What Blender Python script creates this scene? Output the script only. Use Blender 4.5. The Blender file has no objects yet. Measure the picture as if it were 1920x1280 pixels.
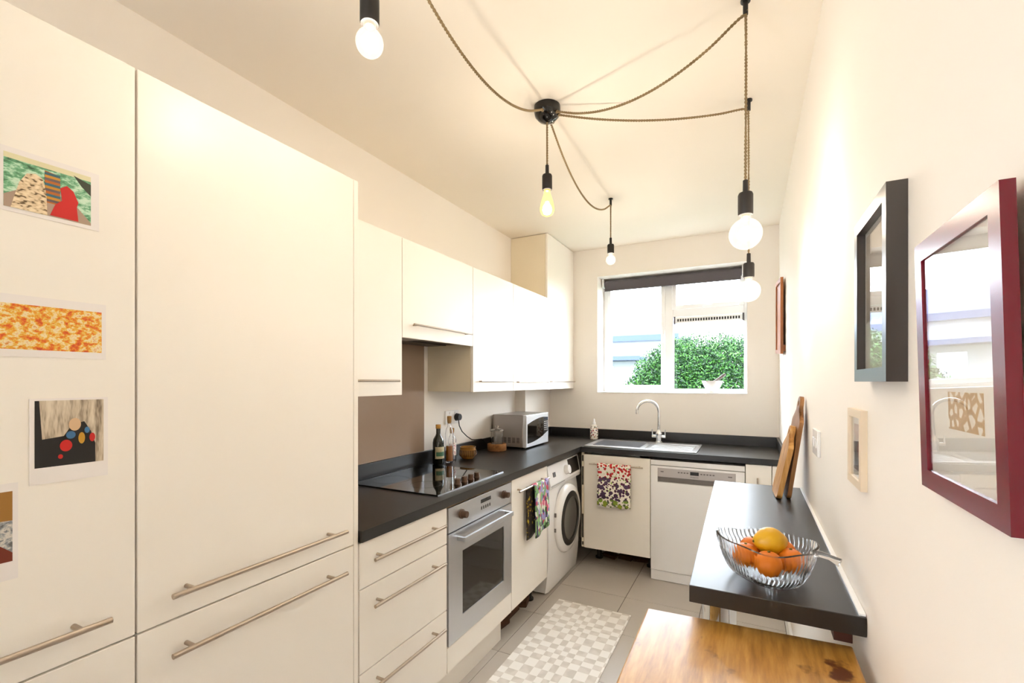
import bpy, bmesh, math, random
from math import pi, sin, cos
from mathutils import Vector, Matrix
random.seed(7)
sc = bpy.context.scene
COL = sc.collection

# ------------------------------------------------------------------ camera, world, exposure
F_PX, VP_X, HORIZON, CAM_H = 865.5, 1403.3, 715.2, 1.403
yaw = math.atan2(VP_X - 960, F_PX)
cam = bpy.data.cameras.new('camera')
cam.sensor_fit = 'HORIZONTAL'; cam.sensor_width = 36
cam.lens = 36 * F_PX / 1920
cam.shift_y = (HORIZON - 640) / 1920
cam.clip_start = 0.02; cam.clip_end = 300
camo = bpy.data.objects.new('camera', cam); COL.objects.link(camo)
camo.location = (0, 0, CAM_H); camo.rotation_euler = (pi / 2, 0, yaw)
sc.camera = camo

w = bpy.data.worlds.new('overcast_sky'); sc.world = w; w.use_nodes = True
bg = w.node_tree.nodes['Background']
bg.inputs['Color'].default_value = (0.82, 0.91, 1.0, 1)
bg.inputs['Strength'].default_value = 11.0

sc.view_settings.view_transform = 'Standard'
sc.view_settings.look = 'None'
sc.view_settings.gamma = 1.0
sc.view_settings.use_curve_mapping = False
sc.view_settings.exposure = 1.12
sc.cycles.use_denoising = True
sc.cycles.max_bounces = 12
sc.cycles.diffuse_bounces = 6
sc.cycles.transparent_max_bounces = 16
sc.cycles.sample_clamp_indirect = 8.0
BULB_W = 4.3

# ------------------------------------------------------------------ room measures (metres)
XL, XR, YB, YF, ZC = -1.742, 0.205, 3.995, -1.6, 2.581
XF, XW, YD = -1.146, -1.415, 3.366          # base fronts, wall-cabinet fronts, sink-run fronts
ZW = 0.91                                    # worktop top

# ------------------------------------------------------------------ materials
def lin(h):
    h = h.lstrip('#'); o = []
    for i in (0, 2, 4):
        c = int(h[i:i+2], 16) / 255
        o.append(c / 12.92 if c <= 0.04045 else ((c + 0.055) / 1.055) ** 2.4)
    return (o[0], o[1], o[2], 1)

class NT:
    def __init__(s, name):
        s.m = bpy.data.materials.new(name); s.m.use_nodes = True
        s.t = s.m.node_tree; s.n = s.t.nodes
        s.b = s.n.get('Principled BSDF'); s.out = s.n.get('Material Output')
    def add(s, typ, **kw):
        n = s.n.new(typ)
        for k, v in kw.items(): setattr(n, k, v)
        return n
    def link(s, a, b): s.t.links.new(a, b)
    def coord(s, kind='Object'):
        return s.add('ShaderNodeTexCoord').outputs[kind]
    def mapping(s, vec, scale=(1, 1, 1), loc=(0, 0, 0), rot=(0, 0, 0)):
        m = s.add('ShaderNodeMapping'); s.link(vec, m.inputs['Vector'])
        m.inputs['Scale'].default_value = scale; m.inputs['Location'].default_value = loc; m.inputs['Rotation'].default_value = rot
        return m.outputs['Vector']
    def noise(s, vec, scale=5, detail=3, rough=.5, out='Fac'):
        n = s.add('ShaderNodeTexNoise'); s.link(vec, n.inputs['Vector'])
        n.inputs['Scale'].default_value = scale; n.inputs['Detail'].default_value = detail; n.inputs['Roughness'].default_value = rough
        return n.outputs[out]
    def ramp(s, fac, stops, interp='LINEAR'):
        r = s.add('ShaderNodeValToRGB'); cr = r.color_ramp; cr.interpolation = interp
        while len(cr.elements) < len(stops): cr.elements.new(0.5)
        for e, (p, c) in zip(cr.elements, stops): e.position = p; e.color = lin(c) if isinstance(c, str) else c
        s.link(fac, r.inputs['Fac']); return r.outputs['Color']
    def mix(s, fac, a, b, blend='MIX'):
        m = s.add('ShaderNodeMix', data_type='RGBA', blend_type=blend)
        for v, i in ((fac, 0), (a, 6), (b, 7)):
            if hasattr(v, 'is_linked'): s.link(v, m.inputs[i])
            else: m.inputs[i].default_value = v
        return m.outputs[2]
    def math(s, op, a, b=None, c=None):
        m = s.add('ShaderNodeMath', operation=op)
        for v, i in ((a, 0), (b, 1), (c, 2)):
            if v is None: continue
            if hasattr(v, 'is_linked'): s.link(v, m.inputs[i])
            else: m.inputs[i].default_value = v
        return m.outputs[0]
    def sep(s, vec):
        m = s.add('ShaderNodeSeparateXYZ'); s.link(vec, m.inputs[0]); return m.outputs
    def bump(s, h, strength=.2, dist=.002):
        b = s.add('ShaderNodeBump'); b.inputs['Strength'].default_value = strength; b.inputs['Distance'].default_value = dist
        s.link(h, b.inputs['Height']); s.link(b.outputs[0], s.b.inputs['Normal'])
    def set(s, color=None, rough=None, metal=None, **kw):
        for v, k in ((color, 'Base Color'), (rough, 'Roughness'), (metal, 'Metallic')):
            if v is None: continue
            if hasattr(v, 'is_linked'): s.link(v, s.b.inputs[k])
            else: s.b.inputs[k].default_value = v
        for k, v in kw.items(): s.b.inputs[k].default_value = v

def plain(name, hexc, rough=.5, metal=0, var=.06, scale=6, bump=0, bscale=200, stretch=(1, 1, 1), **kw):
    """solid colour broken up by a little noise"""
    t = NT(name); v = t.mapping(t.coord(), scale=stretch)
    c = lin(hexc); d = tuple(x * (1 - var * 2) for x in c[:3]) + (1,)
    t.set(t.mix(t.noise(v, scale), c, d), rough, metal, **kw)
    if bump: t.bump(t.noise(v, bscale, 2), bump, .001)
    return t.m

def wood(name, a, b, c, grain=(1, 12, 12), scale=6, rough=.4, knots=False):
    t = NT(name); v = t.mapping(t.coord(), scale=grain)
    n = t.noise(v, scale, 6, .6)
    col = t.ramp(n, [(.3, a), (.52, b), (.72, c)])
    if knots:
        k = t.noise(t.mapping(t.coord(), scale=(9, 6, 6), loc=(3.3, 1.7, 0)), 1.4, 4, .6)
        col = t.mix(t.ramp(k, [(.62, (0, 0, 0, 1)), (.72, (1, 1, 1, 1))]), col, lin('#4a2208'))
    if knots:   # one dark stain with a ragged outline near the wall edge of the top
        cv = t.add('ShaderNodeVectorMath', operation='DISTANCE'); mp = t.mapping(t.coord(), scale=(1, .55, 1))
        t.link(mp, cv.inputs[0]); cv.inputs[1].default_value = (.159, .304 * .55, .87)
        dd_ = t.math('ADD', cv.outputs['Value'], t.math('MULTIPLY', t.math('SUBTRACT', t.noise(t.coord(), 45, 3), .5), .06))
        col = t.mix(t.ramp(dd_, [(.014, (1, 1, 1, 1)), (.024, (0, 0, 0, 1))]), col, lin('#5a2a0c'))
    t.set(col, rough, **({'Coat Weight': .7, 'Coat Roughness': .3} if knots else {})); t.bump(n, .15, .001); return t.m

def thin_glass(name, tint=(1, 1, 1, 1), ior=1.5, rough=.0):
    t = NT(name); t.n.remove(t.b)
    tr = t.add('ShaderNodeBsdfTransparent'); tr.inputs[0].default_value = tint
    gl = t.add('ShaderNodeBsdfGlossy'); gl.inputs['Roughness'].default_value = rough
    fr = t.add('ShaderNodeFresnel'); g = t.add('ShaderNodeNewGeometry')   # same reflectance on both faces of the sheet
    t.link(t.math('ADD', ior, t.math('MULTIPLY', g.outputs['Backfacing'], 1 / ior - ior)), fr.inputs['IOR'])
    mx = t.add('ShaderNodeMixShader'); t.link(fr.outputs[0], mx.inputs[0])
    t.link(tr.outputs[0], mx.inputs[1]); t.link(gl.outputs[0], mx.inputs[2]); t.link(mx.outputs[0], t.out.inputs['Surface'])
    return t.m

def solid_glass(name, color='#ffffff', rough=.02, ior=1.45):
    t = NT(name); t.set(lin(color), rough, **{'Transmission Weight': 1.0, 'IOR': ior}); return t.m

def emitter(name, color, strength):
    t = NT(name); t.set(color, .4, **{'Emission Color': color, 'Emission Strength': strength}); return t.m

def bulb_glass(name, tint, glow, fac):
    t = NT(name); t.n.remove(t.b)
    tr = t.add('ShaderNodeBsdfTransparent'); em = t.add('ShaderNodeEmission')
    em.inputs[0].default_value = lin(tint); em.inputs[1].default_value = glow
    mx = t.add('ShaderNodeMixShader'); mx.inputs[0].default_value = fac
    t.link(tr.outputs[0], mx.inputs[1]); t.link(em.outputs[0], mx.inputs[2])
    gl = t.add('ShaderNodeBsdfGlossy'); gl.inputs['Roughness'].default_value = .05
    m2 = t.add('ShaderNodeMixShader'); m2.inputs[0].default_value = .05
    t.link(mx.outputs[0], m2.inputs[1]); t.link(gl.outputs[0], m2.inputs[2]); t.link(m2.outputs[0], t.out.inputs['Surface'])
    return t.m

WHITE_W = plain('wall_paint', '#f0e9e0', .75, var=.02, scale=2, bump=.12, bscale=90)
CEILP = plain('ceiling_paint', '#f1e8da', .8, var=.015, scale=2)
CREAM = plain('cream_laminate', '#f3ede3', .38, var=.012, scale=3)
CREAM_IN = plain('cream_carcass', '#e8dcc3', .5, var=.02)
SEAM = plain('gap_brown', '#7a5a30', .8)
STEEL = plain('brushed_steel', '#ccced2', .3, .9, var=.04, scale=30, stretch=(1, 1, 40))
STEEL2 = plain('satin_handle_steel', '#b8ab9c', .3, .9, var=.03, scale=40)
CHROME = plain('chrome', '#e4e6e8', .08, 1.0, var=.0)
TOPM = plain('black_worktop_laminate', '#0d0c0d', .35, var=.12, scale=60, **{'Specular IOR Level': .75})
BLACKG = plain('black_hob_glass', '#050505', .04, var=.0, **{'Specular IOR Level': .8})
BLACK = plain('black_plastic', '#141212', .4, var=.1)
BROWNK = plain('bronze_knob', '#6d5546', .4, .5, var=.1, scale=40)
WHITEG = plain('white_enamel', '#eeecea', .22, var=.01)
UPVC = plain('white_upvc', '#f4f5f6', .3, var=.01)
GREYP = plain('silver_panel', '#b7b0ac', .4, .3, var=.03)
DARKGL = plain('dark_oven_glass', '#17130f', .06, var=.1)
TAUPE = plain('taupe_splashback', '#a08a78', .12, var=.03, scale=3)
BLIND = plain('grey_blind_fabric', '#5d575b', .8, var=.1, scale=120, stretch=(1, 1, 8))
PANE = thin_glass('window_glass', ior=1.16); PICGL = thin_glass('picture_glass', ior=1.55)
CLEARG = solid_glass('clear_bottle_glass'); BOWLG = solid_glass('pressed_bowl_glass', '#ffffff', .14, 1.3)
GREENG = plain('dark_green_bottle_glass', '#10170a', .06, var=.2, **{'Specular IOR Level': .7})
AMBER = plain('amber_oil', '#b5640d', .15, var=.2, scale=30)
CORK = plain('cork', '#b98a4e', .8, var=.25, scale=90, bump=.4, bscale=200)
CORKB = plain('coarse_cork', '#a9703a', .85, var=.4, scale=110, bump=.6, bscale=160)
CERAM = plain('honey_glaze', '#9a6c2c', .2, var=.2, scale=30)
CERAMD = plain('dark_honey_glaze', '#472a0c', .25, var=.2, scale=30)
TWINE = plain('twisted_flax_cord', '#a38a62', .8, var=.3, scale=250, bump=.4, bscale=700)
ROSEM = plain('black_gloss_rose', '#0b0a0a', .12, var=.0)
HOLDER = plain('black_silicone', '#1b1614', .55, var=.05)
FILAM = emitter('hot_filament', (1, .78, .42, 1), 40)
BULBW = bulb_glass('frosted_bulb_glass', '#fff4de', .75, .5)
BULBY = bulb_glass('gold_bulb_glass', '#ffdc80', .9, .5)
TILE = plain('greige_porcelain', '#c2bab1', .28, var=.05, scale=5, bump=.05, bscale=40)
GROUT = plain('dark_grout', '#5b534c', .9, var=.2, scale=60)
REDF = plain('crimson_frame_lacquer', '#6e0d20', .25, var=.05)
BLKF = plain('dark_brown_frame', '#2e2623', .3, var=.05, **{'Specular IOR Level': .9})
WHTF = plain('cream_frame', '#e2d0b6', .45, var=.03)
PAPER = plain('white_card', '#ece6e2', .6, var=.01)
PRINTW = plain('mount_board', '#f0ebe2', .7, var=.01)
OAK = wood('table_oak', '#976824', '#bd8a40', '#d0a35a', (14, 1.6, 14), 5, .32, knots=True)
BOARDW = wood('board_beech', '#9a6a2c', '#b98744', '#cda266', (10, 10, 1.2), 7, .5)
BOARDD = wood('board_dark', '#6d4520', '#8a5c2c', '#a3743e', (10, 10, 1.2), 7, .5)
FRAMEW = wood('reclaimed_frame_wood', '#7a3f12', '#9d5a20', '#b87533', (10, 10, 1.4), 7, .5)
BRACK = plain('bracket_wood', '#4f2413', .6, var=.2, scale=20)
ORANGE = plain('orange_peel', '#dd7600', .5, var=.06, scale=10, bump=.35, bscale=260)
LEMON = plain('lemon_peel', '#dda808', .42, var=.08, scale=10, bump=.35, bscale=220)
BRICKM = plain('rough_brown_brick', '#5d3b25', .9, var=.35, scale=40, bump=.8, bscale=60)
GRASS = plain('lawn', '#2c4a20', .9, var=.3, scale=3)
RENDER = plain('white_render', '#8f9196', .8, var=.04)
BRICKR = plain('pale_brick', '#7a5f50', .85, var=.15, scale=20)
SLATE = plain('blue_slate', '#22345a', .6, var=.12, scale=6)
BARK = plain('bark', '#4a3a2a', .9, var=.3, scale=20)

def leaf_mat(name, a, b, c):
    t = NT(name); g = t.add('ShaderNodeNewGeometry')
    t.set(t.ramp(g.outputs['Random Per Island'], [(0, a), (.5, b), (1, c)]), .6, **{'Specular IOR Level': .2}); return t.m
LEAF = leaf_mat('glossy_leaf', '#05160a', '#123212', '#386322')
LEAF2 = leaf_mat('tree_leaf', '#24401c', '#3f6030', '#5f7a48')

# ------------------------------------------------------------------ geometry helpers
ORG = {}
class MB:
    def __init__(s): s.v = []; s.f = []; s.mi = []
    def face(s, idx, mi=0): s.f.append(tuple(idx)); s.mi.append(mi)
    def box(s, x0, x1, y0, y1, z0, z1, mi=0):
        n = len(s.v)
        s.v += [(x, y, z) for z in (z0, z1) for y in (y0, y1) for x in (x0, x1)]
        for q in ((0, 2, 3, 1), (4, 5, 7, 6), (0, 1, 5, 4), (2, 6, 7, 3), (0, 4, 6, 2), (1, 3, 7, 5)):
            s.face([n + i for i in q], mi)
        return s
    def ring_sweep(s, rings, cap0=True, cap1=True, mi=0, close=True):
        n0 = len(s.v); k = len(rings[0])
        for r in rings: s.v += [tuple(p) for p in r]
        for i in range(len(rings) - 1):
            for j in range(k if close else k - 1):
                a = n0 + i * k + j; b = n0 + i * k + (j + 1) % k
                s.face((a, b, b + k, a + k), mi)
        if cap0: s.face([n0 + j for j in reversed(range(k))], mi)
        if cap1: s.face([n0 + (len(rings) - 1) * k + j for j in range(k)], mi)
        return s
    def cyl(s, p0, p1, r0, r1=None, seg=16, mi=0):
        p0, p1 = Vector(p0), Vector(p1); r1 = r0 if r1 is None else r1
        d = (p1 - p0).normalized(); a = d.orthogonal().normalized(); b = d.cross(a)
        R = [[p + (a * cos(2 * pi * j / seg) + b * sin(2 * pi * j / seg)) * r for j in range(seg)] for p, r in ((p0, r0), (p1, r1))]
        return s.ring_sweep(R, mi=mi)
    def lathe(s, c, prof, seg=28, cap0=True, cap1=True, mi=0):
        R = [[(c[0] + r * cos(2 * pi * j / seg), c[1] + r * sin(2 * pi * j / seg), c[2] + z) for j in range(seg)] for r, z in prof]
        return s.ring_sweep(R, cap0, cap1, mi)
    def tube(s, path, r, seg=8, mi=0):
        P = [Vector(p) for p in path]; R = []; a = None
        for i, p in enumerate(P):
            d = (P[min(i + 1, len(P) - 1)] - P[max(i - 1, 0)]).normalized()
            a = d.orthogonal().normalized() if a is None else (a - d * a.dot(d)).normalized()
            b = d.cross(a); rr = r[i] if isinstance(r, (list, tuple)) else r
            R.append([p + (a * cos(2 * pi * j / seg) + b * sin(2 * pi * j / seg)) * rr for j in range(seg)])
        return s.ring_sweep(R, mi=mi)
    def prism(s, pts, to3, d0, d1, mi=0):
        """extrude a 2-D outline; to3(a, b, d) gives the 3-D point"""
        return s.ring_sweep([[to3(a, b, d) for a, b in pts] for d in (d0, d1)], mi=mi)
    def build(s, name, mat, parent=None, bevel=0, smooth=None, seg=2):
        me = bpy.data.meshes.new(name)
        if parent is not None: o3 = Vector(ORG[parent.name])
        else:
            xs, ys, zs = zip(*s.v); o3 = Vector(((min(xs) + max(xs)) / 2, (min(ys) + max(ys)) / 2, min(zs)))
        me.from_pydata([tuple(Vector(p) - o3) for p in s.v], [], s.f)
        for m in (mat if isinstance(mat, (list, tuple)) else [mat]): me.materials.append(m)
        me.polygons.foreach_set('material_index', s.mi)
        bm = bmesh.new(); bm.from_mesh(me); bmesh.ops.recalc_face_normals(bm, faces=bm.faces); bm.to_mesh(me); bm.free()
        if smooth:
            me.polygons.foreach_set('use_smooth', [True] * len(me.polygons)); me.set_sharp_from_angle(angle=math.radians(smooth))
        o = bpy.data.objects.new(name, me); COL.objects.link(o)
        if parent is not None: o.parent = parent
        else: o.location = o3
        ORG[o.name] = tuple(o3)
        if bevel:
            b = o.modifiers.new('bevel', 'BEVEL'); b.width = bevel; b.segments = seg; b.limit_method = 'ANGLE'; b.angle_limit = math.radians(50)
        return o

def tag(o, label, cat, group=None, kind=None):
    o['label'] = label; o['category'] = cat
    if group: o['group'] = group
    if kind: o['kind'] = kind
    return o
def thing(name, label, cat, loc, group=None, kind=None):
    o = bpy.data.objects.new(name, None); COL.objects.link(o); o.location = loc; o.empty_display_size = .05
    ORG[o.name] = tuple(loc); return tag(o, label, cat, group, kind)
def box(name, mat, parent, *a, bevel=0): return MB().box(*a).build(name, mat, parent, bevel=bevel)
def text(name, body, size, mat, parent, loc, rot):
    cu = bpy.data.curves.new(name, 'FONT'); cu.body = body; cu.size = size; cu.align_x = 'CENTER'; cu.extrude = .0002
    tmp = bpy.data.objects.new('tmp_text', cu); COL.objects.link(tmp)
    me = bpy.data.meshes.new_from_object(tmp.evaluated_get(bpy.context.evaluated_depsgraph_get()))
    bpy.data.objects.remove(tmp); me.materials.clear(); me.materials.append(mat)
    o = bpy.data.objects.new(name, me); COL.objects.link(o); o.parent = parent
    o.location = Vector(loc) - Vector(ORG[parent.name]); o.rotation_euler = rot; ORG[o.name] = tuple(loc); return o

# ------------------------------------------------------------------ the room
def structure(o, label, cat): return tag(o, label, cat, kind='structure')
fl = structure(box('floor', GROUT, None, XL - .1, XR + .1, YF, YB, -.1, -.003), 'greige tiled kitchen floor with thin dark joints', 'floor')
tile_me = None
for i in range(-1, 4):
    for j in range(-3, 6):
        x0, y0 = -1.16 + .45 * i, 1.66 + .45 * j
        x1, y1 = x0 + .447, y0 + .447
        if x1 < XL or x0 > XR - .02 or y0 > YB or y1 < .2: continue
        if tile_me is None:
            t = MB().box(-.2235, .2235, -.2235, .2235, -.003, 0).build('tile', TILE, None, bevel=.0012)
            tile_me = t.data; mod = True
        else:
            t = bpy.data.objects.new('tile', tile_me); COL.objects.link(t)
            b = t.modifiers.new('bevel', 'BEVEL'); b.width = .0012; b.segments = 2
        t.parent = fl; t.location = Vector(((x0 + x1) / 2, (y0 + y1) / 2, -.003)) - Vector(ORG[fl.name])
structure(box('wall_left', WHITE_W, None, XL - .2, XL, YF, YB + .25, 0, ZC), 'cream painted wall behind the tall and wall cabinets', 'wall')
structure(box('wall_right', WHITE_W, None, XR, XR + .2, YF, YB + .25, 0, ZC), 'cream painted wall hung with picture frames', 'wall')
wb = MB()
for a in ((-1.18, XR, 0, ZC), (XL, -1.18, 2.15, ZC)): wb.box(a[0], a[1], YF - .2, YF, a[2], a[3])  # opening left at one side so the added door lets sky light in
structure(wb.build('wall_back', WHITE_W), 'cream wall with an opening for the added daylight door behind the viewer', 'wall')
gd = thing('added_door_1', 'white narrow glazed door added behind the viewer to let in fill daylight', 'door', (-1.46, YF - .1, 0), kind='structure')  # unseen door, added to bring fill daylight onto the lower cabinets
m = MB()
for a in ((XL + .001, -1.68, 0, 2.149), (-1.32, -1.181, 0, 2.149), (-1.68, -1.32, 0, .35), (-1.68, -1.32, 2.02, 2.149)): m.box(a[0], a[1], YF - .13, YF - .07, a[2], a[3])
lf = m.build('leaf', UPVC, gd)
box('pane', PANE, lf, -1.68, -1.32, YF - .103, YF - .097, .35, 2.02)

structure(box('ceiling', CEILP, None, XL - .2, XR + .2, YF - .2, YB + .25, ZC, ZC + .15), 'white ceiling with the pendant lights', 'ceiling')
WX0, WX1, WZ0, WZ1 = -1.193, -.008, 1.306, 2.333
wf = MB()
for a in ((XL, WX0, YB, YB + .25, 0, ZC), (WX1, XR, YB, YB + .25, 0, ZC), (WX0, WX1, YB, YB + .25, 0, WZ0), (WX0, WX1, YB, YB + .25, WZ1, ZC)): wf.box(*a)
structure(wf.build('wall_far', WHITE_W), 'cream painted end wall around the window', 'wall')
structure(box('trim_1', WHITE_W, None, XL, -1.649, 3.46, YB, .985, 1.342), 'boxed-in pipe corner behind the microwave', 'wall')
structure(box('baseboard_right', UPVC, None, XR - .016, XR, YF, YD - .02, 0, .1, bevel=.004), 'white skirting board along the right wall', 'skirting')

# window
win = thing('window_1', 'white plastic window with one casement and one top light', 'window', ((WX0 + WX1) / 2, 4.23, WZ0), kind='structure')
fr = MB(); y0, y1 = 4.2, 4.26
for a in ((WX0, -1.15, y0, y1, WZ0, WZ1), (-.032, WX1, y0, y1, WZ0, WZ1), (-1.15, -.032, y0, y1, WZ0, WZ0 + .035), (-1.15, -.032, y0, y1, WZ1 - .045, WZ1), (-.655, -.58, y0, y1, WZ0 + .035, WZ1 - .045), (-.58, -.032, y0, y1, 1.96, 2.035)): fr.box(*a)
fr.build('window_frame', UPVC, win, bevel=.004)
def sash(x0, x1, z0, z1, bw):
    m = MB()
    for a in ((x0, x0 + bw, 4.188, 4.25, z0, z1), (x1 - bw, x1, 4.188, 4.25, z0, z1), (x0 + bw, x1 - bw, 4.188, 4.25, z0, z0 + bw), (x0 + bw, x1 - bw, 4.188, 4.25, z1 - bw, z1)): m.box(*a)
    o = m.build('sash', UPVC, win, bevel=.005)
    box('pane', PANE, o, x0 + bw, x1 - bw, 4.22, 4.226, z0 + bw, z1 - bw)
    return o
s1 = sash(-1.16, -.645, WZ0 + .03, 2.29, .036)
MB().box(-.67, -.65, 4.172, 4.188, 1.79, 1.85).box(-.668, -.655, 4.16, 4.175, 1.74, 1.815).build('handle', UPVC, s1, bevel=.003)
s2 = sash(-.59, -.028, 2.025, 2.29, .036)
MB().box(-.34, -.27, 4.17, 4.188, 2.03, 2.045).build('handle', UPVC, s2, bevel=.003)
box('pane', PANE, win, -.58, -.032, 4.22, 4.226, WZ0 + .035, 1.96)
v = MB().box(-.565, -.04, 4.19, 4.2, 1.905, 1.955).build('trickle_vent', UPVC, win, bevel=.002)
hm = MB()
for i in range(24): hm.box(-.545 + i * .0205, -.533 + i * .0205, 4.187, 4.1905, 1.919, 1.941)
hm.build('vent_slots', BLACK, v)['kind'] = 'stuff'
for x in (-.575, -.043): box('end_cap', BLIND, v, x, x + .013, 4.183, 4.2, 1.898, 1.962)
box('window_sill', UPVC, win, WX0, WX1, YB - .006, 4.2, WZ0, WZ0 + .006)

bl = thing('roller_blind', 'charcoal roller blind rolled up at the window top', 'blind', (-.61, 4.15, 2.23))
MB().cyl((-1.165, 4.15, 2.29), (-.048, 4.15, 2.29), .034, seg=20).build('roll', BLIND, bl, smooth=40)
box('fabric', BLIND, bl, -1.16, -.053, 4.115, 4.118, 2.225, 2.3)
MB().cyl((-1.16, 4.116, 2.226), (-.053, 4.116, 2.226), .007, seg=10).build('hem_bar', BLIND, bl, smooth=40)
for x in (-1.185, -.044): box('bracket', UPVC, bl, x, x + .015, 4.11, 4.19, 2.26, 2.331)

# ------------------------------------------------------------------ cabinets
def bar_y(parent, x, y0, y1, z, off=.035, r=.006, ins=.045):
    m = MB().cyl((x + off, y0, z), (x + off, y1, z), r, seg=14)
    for y in (y0 + ins, y1 - ins): m.cyl((x - .001, y, z), (x + off, y, z), r * .85, seg=12)
    return m.build('handle', STEEL2, parent, smooth=40)
def bar_x(parent, y, x0, x1, z, off=.035, r=.005, ins=.03):
    m = MB().cyl((x0, y - off, z), (x1, y - off, z), r, seg=14)
    for x in (x0 + ins, x1 - ins): m.cyl((x, y + .001, z), (x, y - off, z), r * .85, seg=12)
    return m.build('handle', STEEL2, parent, smooth=40)

def tall(label, y0, y1, hy0, hy1, panel):
    t = thing('tall_cabinet', label, 'cabinet', ((XL + XF) / 2, (y0 + y1) / 2, 0), 'tall cream cabinets')
    box('carcass', SEAM, t, XL + .004, XF - .02, y0 + .001, y1 - .001, .1, 2.06)
    d = box('upper_door', CREAM, t, XF - .018, XF, y0 + .002, y1 - .002, .872, 2.062, bevel=.0015); bar_y(d, XF, hy0, hy1, .936)
    d = box('lower_door', CREAM, t, XF - .018, XF, y0 + .002, y1 - .002, .105, .868, bevel=.0015); bar_y(d, XF, hy0, hy1, .806)
    box('plinth', CREAM, t, XF - .07, XF - .055, y0, y1, .0, .1)
    if panel: box('end_panel', CREAM, t, XL + .004, XF, y1, y1 + .018, 0, 2.062, bevel=.001)
    return t
tall('tall cream cabinet with pictures taped to its upper door', -.096, .504, -.04, .448, False)
tall('plain tall cream cabinet beside the worktop, with two long handles', .504, 1.106, .556, 1.046, True)

du = thing('drawer_unit', 'cream three drawer unit under the end of the worktop', 'drawers', ((XL + XF) / 2, 1.378, 0))
box('carcass', CREAM_IN, du, XL + .004, XF - .02, 1.128, 1.63, .15, .87)
for z0, z1, hz in ((.712, .866, .806), (.43, .708, .65), (.152, .426, .378)):
    d = box('drawer', CREAM, du, XF - .018, XF, 1.13, 1.627, z0, z1, bevel=.0015); bar_y(d, XF, 1.166, 1.572, hz)

oh = thing('oven_housing', 'cream cabinet framing the built-in oven', 'cabinet', ((XL + XF) / 2, 1.931, 0))
hb = MB()
for a in ((XL + .004, XF - .02, 1.631, 1.634, .15, .87), (XL + .004, XF - .02, 2.229, 2.231, .15, .87), (XL + .004, XF - .02, 1.634, 2.229, .15, .258)): hb.box(*a)
hb.build('carcass', CREAM_IN, oh)
box('filler_panel', CREAM, oh, XF - .018, XF, 1.631, 2.229, .153, .26, bevel=.0015)
box('top_strip', plain('strip_wood', '#b08a5c', .6), oh, XF - .018, XF - .004, 1.634, 2.228, .861, .871)
box('plinth', CREAM, oh, -1.214, -1.2, 1.128, 2.208, 0, .15)

# oven
ov = thing('oven', 'stainless steel built-in oven under the hob', 'oven', (XF - .28, 1.931, .262))
box('body', BLACK, ov, XL + .05, XF - .02, 1.637, 2.226, .262, .858)
cp = box('control_panel', STEEL, ov, XF - .02, XF + .002, 1.637, 2.226, .751, .858, bevel=.001)
for y in (1.735, 2.135):
    k = MB().cyl((XF + .002, y, .812), (XF + .01, y, .812), .021, seg=20).cyl((XF + .01, y, .812), (XF + .034, y, .812), .017, .0145, seg=20)
    k.build('knob', BROWNK, cp, smooth=35)
box('display', BLACK, cp, XF + .002, XF + .0032, 1.905, 2.0, .818, .836)
for i in range(5): box('button', BLACK, cp, XF + .002, XF + .0028, 1.908 + i * .02, 1.916 + i * .02, .787, .802)
dm = MB()
for a in ((1.637, 1.745, .264, .746), (2.138, 2.226, .264, .746), (1.745, 2.138, .264, .358), (1.745, 2.138, .645, .746)): dm.box(XF - .02, XF + .003, *a)
dr = dm.build('oven_door', STEEL, ov)
box('door_window', DARKGL, dr, XF - .018, XF - .001, 1.745, 2.138, .358, .645)
MB().box(XF + .036, XF + .048, 1.70, 2.165, .7, .722).box(XF + .002, XF + .038, 1.70, 1.715, .702, .72).box(XF + .002, XF + .038, 2.15, 2.165, .702, .72).build('handle', STEEL, dr, bevel=.002)

# base cabinet with the towel rail
bc = thing('base_cabinet', 'cream base cabinet next to the washing machine, towel on its handle', 'cabinet', ((XL + XF) / 2, 2.482, 0))
box('carcass', CREAM_IN, bc, XL + .004, XF - .02, 2.233, 2.732, .155, .87)
d = box('door', CREAM, bc, XF - .018, XF, 2.234, 2.73, .155, .866, bevel=.0015); bar_y(d, XF, 2.262, 2.68, .80)
lg = MB()
for y in (2.26, 2.7):
    lg = MB().cyl((-1.26, y, 0), (-1.26, y, .012), .03, seg=14).cyl((-1.26, y, .012), (-1.26, y, .156), .018, seg=14); lg.build('leg', BLACK, bc, smooth=40)

# washing machine
WY0, WY1 = 2.79, 3.392
wm = thing('washing_machine', 'white front-loading washing machine with dark porthole in the corner', 'washing machine', (-1.43, 3.09, 0))
box('body', WHITEG, wm, -1.72, -1.19, WY0, WY1, .012, .85, bevel=.006)
def bulge(z):   # front of the machine swells a little at mid height
    return -1.178 + .028 * sin(pi * min(max((z - .0) / .7, 0), 1)) ** .7
fp = MB(); rings = []
for i in range(15):
    z = .012 + i * (.69 - .012) / 14; x = bulge(z)
    rings.append([(-1.19, WY0, z), (x - .012, WY0, z), (x, WY0 + .03, z), (x, WY1 - .03, z), (x - .012, WY1, z), (-1.19, WY1, z)])
fp.ring_sweep(rings).build('front_panel', WHITEG, wm, smooth=40)
pn = MB()
to3 = lambda a, b, d: (a, d, b)
pn.prism([(-1.19, .694), (-1.152, .694), (-1.146, .72), (-1.172, .846), (-1.19, .848)], to3, WY0, WY1)
cpn = pn.build('control_panel', WHITEG, wm, bevel=.003)
MB().cyl((-1.162, 3.1, .777), (-1.128, 3.1, .784), .034, .03, seg=24).build('dial', WHITEG, cpn, smooth=35)
MB().prism([(-1.151, .735), (-1.148, .735), (-1.169, .838), (-1.172, .838)], to3, 3.16, 3.37).build('display', BLACK, cpn)
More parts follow.
